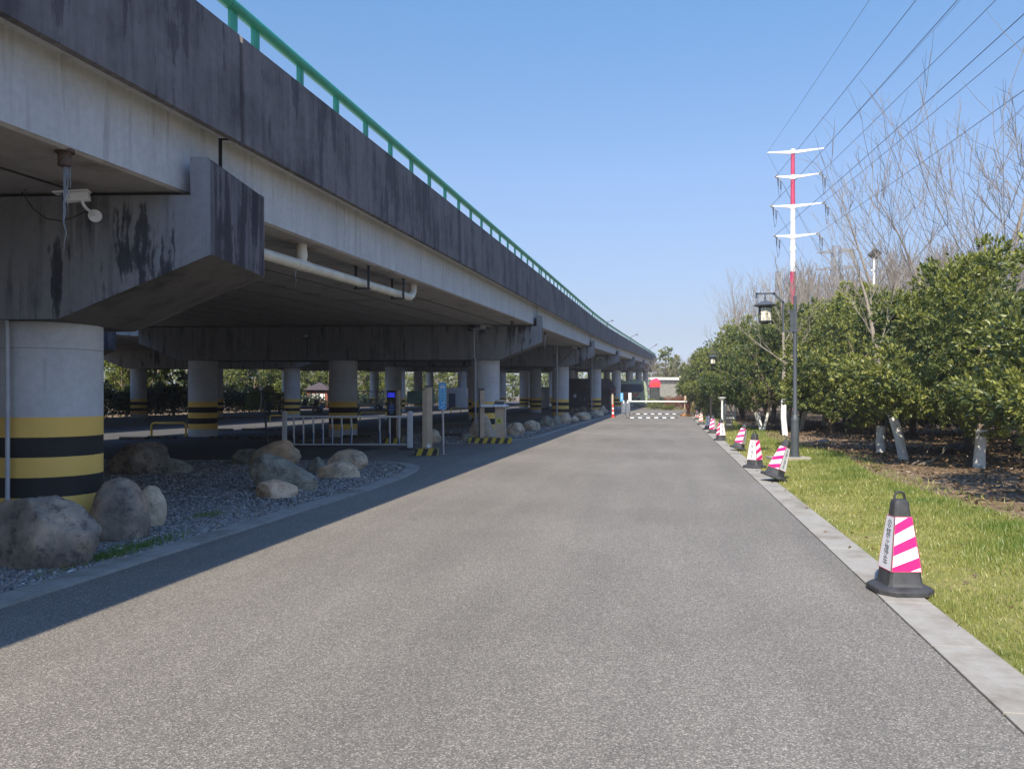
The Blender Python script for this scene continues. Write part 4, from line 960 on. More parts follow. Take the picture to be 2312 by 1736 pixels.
mb.extr([mxb @ Vector((x, -.012, z_)) for x, z_ in pr], mxb.to_3x3() @ Vector((0, .03, 0))); win = mb.build('window_band', M('coach_glass', (.025, .07, .13), .12, .25, 1.2), body, bus, smooth=0)
mb = MB()
for x in (-3.5, -2.35, -5.2, -6.8, -8.4): mb.box(x, x + .05, -.03, -.015, 1.98, 2.95, 0, mxb)
for x0 in (-3.4, -1.55): 
    mb.box(x0, x0 + .9, -.03, -.015, 2.05, 2.09, 0, mxb)
mb.build('window_divider', DARK, win, bus, smooth=0)
for col, nm, segs in (((.55, .12, .03), 'orange_streaks', [(-4.1, 1.2, .5), (-3.7, 1.2, .45), (-3.25, 1.1, .42), (-2.8, 1.2, .4), (-2.35, 1.35, .25), (-1.75, 1.5, .4)]), ((.62, .64, .62), 'grey_streaks', [(-2.9, .95, .16), (-1.9, 1.25, .2), (-4.4, .85, .2)])):
    mb = MB()
    for x, z_, w_ in segs:
        h_ = 1.85 - z_; mb.extr([mxb @ Vector(p) for p in ((x - .3, -.012, z_ - .25), (x - .3 + w_, -.012, z_ - .25), (x + h_ * .9 + w_, -.012, 1.86), (x + h_ * .9, -.012, 1.86))], mxb.to_3x3() @ Vector((0, .02, 0)))
    mb.build(nm, M('bus_' + nm, col, .4, .1, 2), body, bus, smooth=0)
mb = MB(); mb.box(-2.35, -1.7, -.02, 0, .75, 1.2, 0, mxb); mb.box(-1.62, -1.0, -.02, 0, .75, 1.2, 0, mxb); mb.build('vent_grille', M('grille_green', (.09, .13, .1), .5, .2), body, bus, smooth=0)
mb = MB(); mb.box(-3.9, -3.0, .8, 1.7, 3.38, 3.55, 0, mxb); mb.box(-2.0, -1.1, .8, 1.7, 3.38, 3.52, 0, mxb); mb.build('roof_unit', BG, body, bus, bevel=.05)
for x in (-3.9, -9.3):
    wheel(bus, bus, mxb @ Vector((x, .12, .5)), .5, mxb.to_3x3() @ Vector((0, 1, 0)), .3)
    mb = MB(); mb.tube([mxb @ Vector((x, -.03, .52)), mxb @ Vector((x, .2, .52))], .62, 24); mb.build('wheel_arch', BLACK, body, bus)
# pink hooded poster stand
g = P(1480, 893, 90); g.z = 0
ps = empty('poster_stand', g); tag(ps, 'dark poster stand with a rounded pink and red hood left of the grey wall', 'poster stand')
mxp = Matrix.Translation(g) @ Matrix.Rotation(TH, 4, 'Z')
mb = MB(); mb.box(-.55, .5, 0, .4, .1, 2.5, 0, mxp); mb.build('panel', M('dark_poster', (.05, .055, .055), .5, .3, 2), ps, ps, bevel=.02)
mb = MB(); mb.extr([mxp @ Vector((x, -.06, z_)) for x, z_ in [(-.72, 2.45), (.55, 2.45), (.6, 3.0), (.42, 3.35), (.1, 3.55), (-.3, 3.4), (-.65, 3.0)]], mxp.to_3x3() @ Vector((0, .55, 0))); hd = mb.build('hood', M('pink_hood', (.75, .06, .16), .4, .15, 1.5), ps, ps, smooth=0, bevel=.03)
mb = MB(); mb.extr([mxp @ Vector((x, -.075, z_)) for x, z_ in [(-.6, 2.6), (.5, 2.6), (.55, 2.95), (-.3, 3.1)]], mxp.to_3x3() @ Vector((0, .01, 0))); mb.build('hood_band', REDB, hd, ps, smooth=0)
# grey wall with white coping
dw = 92.0; a_ = P(1472, 893, dw); b_ = P(1540, 893, dw + 1); a_.z = b_.z = 0
wl = empty('garden_wall', a_); tag(wl, 'grey slab boundary wall with a white coping and dark band at the road end', 'wall')
e_ = b_ - a_; yv = e_.normalized().cross(UP) * -1
def wpiece(nm, z0_, z1_, t0, mat, ext=0, par=wl):
    en = e_.normalized() * ext; mb = MB(); q_ = a_ - en - yv * t0 + UP * z0_; mb.extr([q_, q_ + UP * (z1_ - z0_), q_ + UP * (z1_ - z0_) + yv * (.35 + 2 * t0), q_ + yv * (.35 + 2 * t0)], e_ + en * 2); return mb.build(nm, mat, par, wl, smooth=0)
m_, t_, b0 = mk('slab_wall'); v_ = coords(t_, True, (1, 1, 1)); sx = nd(t_, 'ShaderNodeSeparateXYZ'); ln(t_, v_, sx.inputs[0])
ro = val(t_, 'FRACT', val(t_, 'MULTIPLY', sx.outputs[2], 5)); n_ = noi(t_, coords(t_, True, (1.2, 1.2, 5)), 2.2, 5)
c__ = ramp(t_, n_, [(.3, (.20, .19, .175)), (.7, (.34, .33, .30))]); c__ = mix(t_, val(t_, 'MULTIPLY', val(t_, 'LESS_THAN', ro, .12), .55), c__, (.1, .095, .09)); ln(t_, c__, b0.inputs['Base Color']); b0.inputs['Roughness'].default_value = .9
wpiece('wall_face', 0, 2.9, 0, m_); wpiece('dark_band', 2.9, 3.38, .01, M('band_grey', (.09, .085, .09), .7, .2, 2)); wpiece('coping', 3.38, 3.68, .12, M('coping_white', (.85, .85, .83), .5, .03, 2), .25)
# dark brown kiosk under the viaduct
dk = 77.0
def kp(px, dd, z_): q_ = P(px, 893, dd); q_.z = z_; return q_
kk = empty('kiosk', kp(1325, dk, 0)); tag(kk, 'dark brown timber kiosk with a tiled gable roof between the columns', 'kiosk')
mb = MB(); A, B = kp(1268, dk, 0), kp(1377, dk, 0); bw = mb.extr([A, B, B + CF * 3, A + CF * 3], UP * 2.35) and mb.build('wall', WOOD, kk, kk, smooth=0)
A, B = kp(1262, dk - .5, 2.28), kp(1391, dk - .5, 2.28); mb = MB()
for L0, L1, t__ in ((A, B, 1),):
    r0, r1 = A + CF * 2.0 + UP * .95 + CR * .3, B + CF * 2.0 + UP * .95 - CR * .35
    f0, f1 = A + CF * 4.2, B + CF * 4.2
    mb.add([A, B, r1, r0, f0, f1, A - UP * .12, B - UP * .12, f1 - UP * .12, f0 - UP * .12], [(0, 1, 2, 3), (3, 2, 5, 4), (6, 9, 8, 7), (0, 6, 7, 1), (1, 7, 8, 5), (5, 8, 9, 4), (4, 9, 6, 0), (1, 5, 2), (0, 3, 4)])
mb.build('roof', TILE, kk, kk, smooth=0)
mb = MB(); q_ = kp(1298, dk - .03, 1.05); quad(mb, q_ + UP * .4, CR, UP, .26, .34); mb.build('paper_notice', WHITE, bw, kk, smooth=0)
for px in (1311, 1319.5):
    mb = MB(); mb.tube([kp(px, dk - .06, 1.0), kp(px, dk - .06, 1.25)], .02, 8); mb.build('door_handle', STEEL, bw, kk)
for px in (1305, 1329):
    mb = MB(); mb.box(-.03, .03, -.03, 0, 0, 2.2, 0, Matrix.Translation(kp(px, dk, 0)) @ Matrix.Rotation(TH, 4, 'Z')); mb.build('door_frame', M('door_frame_dark', (.08, .06, .055), .6, .1), bw, kk, smooth=0)
mb = MB(); mb.extr([kp(1378.5, dk - .1, 0), kp(1384, dk - .1, 0), kp(1384, dk - .1, 2.3), kp(1378.5, dk - .1, 2.3)], CF * .2); mb.build('stone_jamb', FAR, kk, kk, smooth=0)
for px in (1380, 1387):
    q_ = kp(px, dk - .7, 0); mb = MB(); mb.lathe([(.05, 1.45), (.13, 1.5), (.15, 1.65), (.13, 1.8), (.05, 1.85)], 14, q_); mb.lathe([(.05, 1.9), (.13, 1.95), (.15, 2.08), (.13, 2.2), (.05, 2.25)], 14, q_); mb.tube([q_ + UP * 2.2, q_ + UP * 2.45], .012, 6)
    o_ = mb.build('red_lantern', M('lantern_red', (.2, .05, .05), .6, .2), None); tag(o_, ('left' if px < 1384 else 'right') + ' string of dark red lanterns under the kiosk eave', 'lantern', 'lanterns at the kiosk')
# white cabin with barred window
g = kp(1221.8, 83, 0); hc = empty('site_cabin', g); tag(hc, 'small white metal cabin with a barred window between two columns', 'cabin')
mxh = Matrix.Translation(g) @ Matrix.Rotation(TH, 4, 'Z'); CW = M('cabin_white', (.52, .56, .6), .5, .04, 1)
mb = MB(); mb.box(-.88, .88, 0, 3.0, .22, 2.3, 0, mxh); wlh = mb.build('wall', CW, hc, hc, bevel=.03)
mb = MB(); mb.box(-.93, .93, -.05, 3.05, 2.3, 2.42, 0, mxh); mb.build('roof', M('cabin_roof', (.4, .42, .44), .6, .05), hc, hc, bevel=.02)
mb = MB(); mb.box(-.33, .33, -.012, .01, .98, 1.86, 0, mxh); wn = mb.build('window', GLASS, wlh, hc, smooth=0)
mb = MB()
for x in (-.36, .32): mb.box(x, x + .04, -.03, 0, .95, 1.9, 0, mxh)
for z_ in (.94, 1.86): mb.box(-.36, .36, -.03, 0, z_, z_ + .04, 0, mxh)
mb.box(-.025, .025, -.04, -.013, .98, 1.86, 0, mxh)
mb.build('window_frame', WHITE, wn, hc, smooth=0)
mb = MB()
for i in range(7): mb.box(-.28 + i * .09, -.265 + i * .09, -.05, -.03, .98, 1.86, 0, mxh)
mb.build('window_bar', STEEL, wn, hc, smooth=0)
mb = MB(); mb.box(-.8, -.5, .1, .4, 0, .22, 0, mxh); mb.box(.5, .8, .1, .4, 0, .22, 0, mxh); mb.build('foot', BLACK, hc, hc, smooth=0)
# second pale cabin beyond the blue sign
g = kp(1032, 88, 0); h2 = empty('site_cabin', g); tag(h2, 'ribbed pale grey cabin with a dark blue door left of the second column', 'cabin')
mxh = Matrix.Translation(g) @ Matrix.Rotation(TH, 4, 'Z')
mb = MB(); mb.box(-1.35, 1.1, 0, 3, .1, 2.25, 0, mxh)
for i in range(14): mb.box(-.1 + i * .085, -.06 + i * .085, -.02, 0, .15, 2.2, 0, mxh)
wlh = mb.build('wall', CW, h2, h2, smooth=0); mb = MB(); mb.box(-1.4, 1.15, -.05, 3.05, 2.25, 2.38, 0, mxh); mb.build('roof', CW, h2, h2, smooth=0)
mb = MB(); mb.box(-.95, -.2, -.03, 0, .1, 1.75, 0, mxh); mb.build('door', M('door_navy', (.03, .05, .12), .5, .1), wlh, h2, smooth=0)
# green notice board
g = kp(950, 85, 0); nbd = empty('notice_board', g); tag(nbd, 'wide pale green notice board on steel legs under the second viaduct', 'notice board')
mxn = Matrix.Translation(g) @ Matrix.Rotation(TH, 4, 'Z')
mb = MB(); mb.box(-1.48, 1.48, 0, .06, .62, 1.98, 0, mxn); pn = mb.build('panel', M('board_green', (.22, .42, .33), .5, .12, 1.2), nbd, nbd, bevel=.01)
mb = MB()
for x in (-1.5, 1.46): mb.box(x, x + .05, .0, .05, 0, 2.0, 0, mxn)
mb.build('leg', STEEL, nbd, nbd, smooth=0)
mb = MB()
for i in range(6): mb.box(-1.2, -.2 + .1 * (i % 3), -.004, -.001, 1.55 - i * .1, 1.575 - i * .1, 0, mxn)
mb.box(-1.2, -.6, -.004, -.001, 1.82, 1.88, 0, mxn); mb.box(-.1, .35, -.004, -.001, .7, 1.1, 0, mxn); mb.build('print', M('board_print', (.1, .25, .2), .5, .2), pn, nbd, smooth=0)
# buggies
def buggy(px, d, w_m, col, roofcol, label, rows, flip=1):
    g = kp(px, d, 0); r_ = empty('electric_buggy', g); tag(r_, label, 'buggy')
    mx = Matrix.Translation(g) @ Matrix.Rotation(TH, 4, 'Z') @ Matrix.Scale(flip, 4, (1, 0, 0)); L = w_m / 2
    bm = M('buggy_' + label.split()[0], col, .3, .1, 2)
    mb = MB(); mb.extr([mx @ Vector((x, 0, z_)) for x, z_ in [(-L, .35), (-L - .05, .75), (-L + .15, 1.0), (-L + .6, 1.0), (-L + .65, .55), (L - .1, .55), (L - .1, .85), (L, .85), (L, .35)]], mx.to_3x3() @ Vector((0, 1.45, 0))); mb.build('body', bm, r_, r_, smooth=0, bevel=.04)
    mb = MB(); mb.box(-L + .3, L + .05, -.05, 1.5, 1.88, 1.97, 0, mx); mb.build('roof', M('buggy_roof_' + label.split()[0], roofcol, .4, .05), r_, r_, bevel=.04)
    for i in range(rows + 1):
        x = -L + .55 + (w_m - .7) * i / rows
        for y in (.03, 1.42): mb = MB(); mb.tube([mx @ Vector((x, y, .5)), mx @ Vector((x, y, 1.9))], .025, 8); mb.build('roof_post', roofcol and STEEL, r_, r_)
    for i in range(rows):
        x = -L + .85 + (w_m - 1.0) * i / rows; mb = MB(); mb.box(x, x + .5, .1, 1.35, .6, .78, 0, mx); mb.box(x + .45, x + .55, .1, 1.35, .78, 1.2, 0, mx); mb.build('seat', M('seat_' + label.split()[0], (.06, .07, .09) if rows < 3 else (.6, .62, .65), .6, .1), r_, r_, bevel=.03)
    mb = MB(); mb.tube([mx @ Vector((-L + .02, .05, .95)), mx @ Vector((-L + .12, .05, 1.35)), mx @ Vector((-L + .32, .05, 1.7)), mx @ Vector((-L + .6, .05, 1.9))], .04, 8); mb.tube([mx @ Vector((-L + .02, 1.4, .95)), mx @ Vector((-L + .12, 1.4, 1.35)), mx @ Vector((-L + .32, 1.4, 1.7)), mx @ Vector((-L + .6, 1.4, 1.9))], .04, 8); mb.build('windscreen_frame', DARK, r_, r_)
    mb = MB(); mb.add([mx @ Vector(p) for p in ((-L + .02, .05, .95), (-L + .02, 1.4, .95), (-L + .3, 1.4, 1.68), (-L + .3, .05, 1.68))], [(0, 1, 2, 3)]); mb.build('windscreen', GLASS, r_, r_, smooth=0)
    for x in (-L + .35, L - .5):
        for y in (.05, 1.4): wheel(r_, r_, mx @ Vector((x, y, .28)), .28, mx.to_3x3() @ Vector((0, 1, 0)), .16)
buggy(687, 66, 2.9, (.03, .16, .55), (.05, .055, .07), 'blue open sided electric buggy parked behind the middle column', 2)
buggy(828, 80, 3.3, (.45, .52, .58), (.65, .72, .78), 'white long electric buggy under the second viaduct', 4)
# small hut with pyramid roof beyond
g = kp(716, 90, 0); hu = empty('ticket_hut', g); tag(hu, 'little red hut with a dark pyramid roof behind the blue buggy', 'hut')
mxu = Matrix.Translation(g) @ Matrix.Rotation(TH, 4, 'Z'); RW = M('hut_red', (.28, .09, .06), .7, .15, 2)
mb = MB(); mb.box(-1.2, 1.2, 0, 2.4, 0, 2.2, 0, mxu); wu = mb.build('wall', RW, hu, hu, smooth=0)
mb = MB(); mb.add([mxu @ Vector(p) for p in ((-1.6, -.4, 2.15), (1.6, -.4, 2.15), (1.6, 2.8, 2.15), (-1.6, 2.8, 2.15), (0, 1.2, 3.1))], [(0, 3, 2, 1), (0, 1, 4), (1, 2, 4), (2, 3, 4), (3, 0, 4)]); mb.build('roof', TILE, hu, hu, smooth=0)
mb = MB(); mb.box(-.9, .9, -.02, 0, .9, 1.7, 0, mxu); mb.build('window', WHITE, wu, hu, smooth=0)
# motor scooter
g = kp(617, 62, 0); mo = empty('motor_scooter', g); tag(mo, 'black scooter parked right of the far blue grey column', 'scooter'); mx = Matrix.Translation(g) @ Matrix.Rotation(TH + .5, 4, 'Z')
mb = MB(); mb.extr([mx @ Vector((x, -.14, z_)) for x, z_ in [(-.5, .3), (-.6, .75), (-.45, .85), (0, .72), (.05, .4), (.4, .35), (.5, .95), (.58, .95), (.55, .3)]], mx.to_3x3() @ Vector((0, .28, 0))); mb.build('body', BLACK, mo, mo, bevel=.04)
mb = MB(); mb.box(-.6, -.05, -.15, .15, .82, .92, 0, mx); mb.build('saddle', DARK, mo, mo, bevel=.03)
mb = MB(); mb.tube([mx @ Vector((.5, -.3, 1.08)), mx @ Vector((.48, 0, 1.0)), mx @ Vector((.5, .3, 1.08))], .02, 8); mb.build('handlebar', STEEL, mo, mo)
for x in (-.5, .62): wheel(mo, mo, mx @ Vector((x, 0, .25)), .25, mx.to_3x3() @ Vector((0, 1, 0)), .1)

# ------------------------------------------------------------------ path light, black sign, grey post
g = kp(1630.5, 31, 0); pl_ = empty('path_light', g); tag(pl_, 'white bollard path light with a flat hood beside the black sign', 'path light')
mb = MB(); mb.lathe([(.09, 0), (.09, .01), (.042, .012), (.042, 1.28), (.05, 1.3)], 20, g); mb.build('post', M('white_post', (.82, .83, .84), .35, .03), pl_, pl_)
mb = MB(); mb.lathe([(.05, 1.3), (.12, 1.38), (.165, 1.41), (.165, 1.425), (.02, 1.44)], 24, g); mb.build('hood', WHITE, pl_, pl_)
g = kp(1646.5, 31.5, 0); bs = empty('information_sign', g); tag(bs, 'small black sign board with white lettering on the grass', 'sign'); mx = Matrix.Translation(g) @ Matrix.Rotation(TH, 4, 'Z')
mb = MB(); mb.box(-.15, .15, 0, .05, .2, .72, 0, mx); bp = mb.build('board', M('sign_black', (.03, .03, .033), .6, .1), bs, bs, bevel=.006)
mb = MB(); mb.box(-.18, .18, -.02, .07, .72, .75, 0, mx); mb.build('board_cap', METAL_G, bp, bs, smooth=0)
mb = MB(); mb.box(-.13, -.09, .01, .04, 0, .2, 0, mx); mb.box(.09, .13, .01, .04, 0, .2, 0, mx); mb.build('leg', DARK, bs, bs, smooth=0)
mb = MB(); put_text(mb, '小心地滑', .06, g - CF * .003 + UP * .58, CR, UP); put_text(mb, 'Caution', .06, g - CF * .003 + UP * .32, CR, UP); put_text(mb, '↘', .06, g - CF * .003 + UP * .46 + CR * .08, CR, UP); mb.build('lettering', WLET, bp, bs, smooth=0)
g = kp(1592.5, 55, 0); gpz = tube_obj('marker_post', [g, g + UP * 1.35], .045, M('pale_post', (.5, .5, .48), .6, .1)); tag(gpz, 'slim pale grey marker post before the dry reeds', 'post')
g = kp(1605, 36, 0); tk = tube_obj('tree_stake', [g, g + UP * 2.2], .05, M('black_trunk', (.03, .028, .026), .9, .2, 9)); tag(tk, 'thin black stake standing behind the mostly white cone', 'stake')

# ------------------------------------------------------------------ utility pole and wires
du = 86.0; ub = kp(1790, du, 0); up_ = empty('utility_pole', ub); tag(up_, 'tall steel power pole banded red and white with four cross arms', 'utility pole')
zz = lambda py: CH - (py - HY) * du / F
def upt(px, py, dd=0): return P(px, py, du + dd)
RP = M('pole_red', (.50, .035, .10), .45, .12, 3); WP = M('pole_white', (.80, .80, .80), .5, .04, 3)
top = zz(338)
def rad(z_): return .40 - (.40 - .21) * z_ / top
def axis(z_): return ub + UP * z_ + CR * (.22 * (z_ / top) * 0)
for a_, b_, m__ in ((0, 4, RP), (4, zz(614), RP), (zz(614), zz(465.5), WP), (zz(465.5), top, RP)):
    mb = MB(); mb.tube([axis(a_), axis(b_)], [rad(a_), rad(b_)], 16); mb.build('shaft', m__, up_, up_)
for py in (343, 401, 468, 535, 563):
    mb = MB(); mb.tube([axis(zz(py) - .25), axis(zz(py) + .25)], rad(zz(py)) + .06, 16); mb.build('collar', WP, up_, up_)
arm_dir = (CR * 6.0 - CF * 1.6).normalized()
tips = {}
for k, (py, lx, rx) in enumerate(((345, 1735, 1856.6), (401, 1752, 1846), (467, 1742, 1852), (535, 1749, 1840))):
    z_ = zz(py); c_ = axis(z_)
    for s_, px in ((-1, lx), (1, rx)):
        ln_l = abs(px - 1790) * du / F; tp_ = c_ + arm_dir * s_ * ln_l + UP * .22
        mb = MB(); d_ = arm_dir * s_; n_ = d_.cross(UP)
        mb.add([c_ + n_ * .14 + UP * .2, c_ - n_ * .14 + UP * .2, c_ - n_ * .14 - UP * .16, c_ + n_ * .14 - UP * .16, tp_ + n_ * .05 + UP * .05, tp_ - n_ * .05 + UP * .05, tp_ - n_ * .05 - UP * .05, tp_ + n_ * .05 - UP * .05],
               [(0, 1, 2, 3), (7, 6, 5, 4), (0, 4, 5, 1), (1, 5, 6, 2), (2, 6, 7, 3), (3, 7, 4, 0)])
        ar = mb.build('cross_arm', WP, up_, up_, smooth=0); tips[(k, s_)] = tp_
        if k:
            for sg, dv in ((0, Vector((.05, -1, -.1))), (1, Vector((.75, .65, -.35)))):
                mb = MB(); q0 = tp_; q1 = tp_ + dv.normalized() * 1.15
                pts = [q0.lerp(q1, i / 14) for i in range(15)]; mb.tube(pts, [.03 if i % 2 == 0 else .085 for i in range(15)], 10); mb.build('insulator', M('insulator_grey', (.4, .42, .44), .35, .1), ar, up_, smooth=0)
                tips[(k, s_, sg)] = q1
            mb = MB(); q0, q1 = tips[(k, s_, 0)], tips[(k, s_, 1)]
            for i in range(2): mb.tube([q0.lerp(q1, .5 * i + .25) - UP * .1, q0.lerp(q1, .5 * i + .25) - UP * 1.1], .05, 8)
            mb.tube([q0, q0.lerp(q1, .3) - UP * 1.6, q0.lerp(q1, .5) - UP * 2.2, q0.lerp(q1, .8) - UP * 1.6, q1], .02, 6); mb.build('jumper', DARK, ar, up_)
WIRE = M('power_wire', (.04, .045, .06), .5, .1)
def wire(a_, b_, sag, r, label, grp):
    pts = [a_.lerp(b_, i / 40) - UP * sag * 4 * (i / 40) * (1 - i / 40) for i in range(41)]
    mb = MB(); mb.tube(pts, r, 5); o_ = mb.build('power_line', WIRE); tag(o_, label, 'power line', grp)
az = R(3.1)
span = Vector((math.sin(az), -math.cos(az), 0)) * 205
for (k, s_) in [(k, s_) for k in range(4) for s_ in (-1, 1)]:
    a_ = tips[(k, s_)] if k == 0 else tips[(k, s_, 0)]
    b_ = a_ + span; b_.z += .0
    nm = ('top', 'second', 'third', 'lowest')[k] + ' cross arm, ' + ('left' if s_ < 0 else 'right') + ' tip'
    wire(a_, b_, 2.3, .013 if k == 0 else .021, 'overhead wire rising toward the camera from the ' + nm, 'wires passing overhead from the power pole')
    a2 = tips[(k, s_)] if k == 0 else tips[(k, s_, 1)]
    ends = {(0, -1): (1985, 705), (0, 1): (2090, 650), (1, -1): (1990, 720), (1, 1): (2080, 690), (2, -1): (1975, 735), (2, 1): (2060, 705), (3, -1): (1960, 745), (3, 1): (2040, 720)}
    ex, ey = ends[(k, s_)]; b2 = P(ex, ey, 165)
    wire(a2, b2, 3.5, .016 if k else .012, 'thin wire descending behind the bare trees from the ' + nm, 'wires descending to the right')
# lattice towers
def lattice(loc, w0, w1, h, panels, mat, arms, label, adir):
    r_ = empty('lattice_tower', loc); tag(r_, label, 'lattice tower'); L = Vector(loc); mb = MB()
    def cnr(i, z_): 
        w_ = w0 + (w1 - w0) * z_ / h; sx_, sy_ = ((-1, -1), (1, -1), (1, 1), (-1, 1))[i % 4]; return L + CR * sx_ * w_ / 2 + CF * sy_ * w_ / 2 + UP * z_
    t_ = max(.07, h * .0035)
    for i in range(4): mb.tube([cnr(i, 0), cnr(i, h)], t_, 4)
    for p_ in range(panels):
        z0_, z1_ = h * p_ / panels, h * (p_ + 1) / panels
        for i in range(4): mb.tube([cnr(i, z0_), cnr(i + 1, z1_)], t_ * .6, 4); mb.tube([cnr(i + 1, z0_), cnr(i, z1_)], t_ * .6, 4); mb.tube([cnr(i, z1_), cnr(i + 1, z1_)], t_ * .6, 4)
    mb.build('tower_frame', mat, r_, r_, smooth=0)
    for z_, ln_ in arms:
        for s_ in (-1, 1):
            mb = MB(); tp_ = L + adir * s_ * ln_ + UP * (z_ + .3)
            for q_ in (-1, 1):
                b0_ = L + adir * s_ * w1 / 2 + CF * q_ * w1 / 2
                mb.tube([b0_ + UP * (z_ + .9), tp_], t_, 4); mb.tube([b0_ + UP * z_, tp_], t_, 4)
                for j in range(1, 5): mb.tube([(b0_ + UP * (z_ + .9)).lerp(tp_, j / 5), (b0_ + UP * z_).lerp(tp_, (j + .5) / 5.5)], t_ * .6, 4)
            mb.build('cross_arm', mat, r_, r_, smooth=0)
c_ = kp(1889, 250, 0); lattice(c_, 7, 2.0, 50, 20, LATT, [(48.0, 6.2), (42.5, 6.6), (37, 6.0)], 'distant grey lattice pylon with wide arms above the bare trees', (CR - CF * .5).normalized())
c_ = kp(1757, 120, 0); lattice(c_, 1.3, .62, 20.8, 18, LATT, [], 'slender lattice mast rising behind the nearest lamp', CR)
# lamps up on the viaduct
RAW = [(1371, 727, 1384, 723.5, 150), (1424, 761, 1439, 755, 165), (1467, 788, 1482.5, 777.5, 185), (1503, 798, 1516, 793, 205)]
for i, (x0, y0_, x1, y1_, d) in enumerate(RAW):
    a_ = P(x0, y0_, d); b_ = P(x1, y1_, d); g = Vector((a_.x, a_.y, 0)); r_ = empty('street_light', g); tag(r_, ('first', 'second', 'third', 'farthest')[i] + ' street light arm showing above the viaduct parapet, counted from the near side', 'street light', 'street lights along the viaduct deck')
    mb = MB(); mb.tube([Vector((a_.x, a_.y, 0)), a_], .09, 8); mb.tube([a_, b_], .06, 8); mb.build('pole', METAL_G, r_, r_)
    mb = MB(); mb.tube([a_.lerp(b_, .72), b_ + (b_ - a_) * .1], .13, 8); mb.build('lamp_head', METAL_G, r_, r_)
# solar lamp in the trees
g = kp(1973, 60, 0); sl_ = empty('solar_lamp', g); tag(sl_, 'white pole solar lamp with a tilted dark panel among the bare trees', 'solar lamp')
tube_obj('pole', [g, g + UP * 12.2], .09, WHITE, sl_, sl_)
mb = MB(); mb.box(-.35, .35, -.02, .02, -.45, .45, 0, Matrix.Translation(P(1975, 574, 60)) @ Matrix.Rotation(R(40), 4, 'Y') @ Matrix.Rotation(R(50), 4, 'X')); mb.build('panel', GLASS, sl_, sl_, smooth=0)
mb = MB(); mb.tube([P(1972, 608, 60), P(1966, 612, 60)], .06, 8); mb.build('lamp_head', WHITE, sl_, sl_)

# ------------------------------------------------------------------ vegetation
def leaves(cen, dirs, size, rg, tint, wid=.42, bias=None):
    """cen (n,3) leaf bases, dirs (n,3) pointing direction; folded two-triangle leaves"""
    n = len(cen); d = dirs / (np.linalg.norm(dirs, axis=1, keepdims=True) + 1e-9)
    r = rg.normal(size=(n, 3)) if bias is None else np.cross(d, bias + rg.normal(size=(n, 3)) * .45); r -= (r * d).sum(1, keepdims=True) * d; r /= np.linalg.norm(r, axis=1, keepdims=True) + 1e-9
    up = np.cross(d, r); L = (size * rg.uniform(.7, 1.25, n))[:, None]
    base = cen; tip = cen + d * L - up * L * .08; mid = cen + d * L * .45 - up * L * .06
    lf = mid + r * L * wid * .5 + up * L * .12; rt = mid - r * L * wid * .5 + up * L * .12
    V = np.stack([base, lf, tip, rt], 1).reshape(-1, 3)
    k = np.arange(n)[:, None] * 4
    Fc = np.concatenate([k + np.array([[0, 1, 2]]), k + np.array([[0, 2, 3]])])
    return V, Fc, np.repeat(tint, 4)
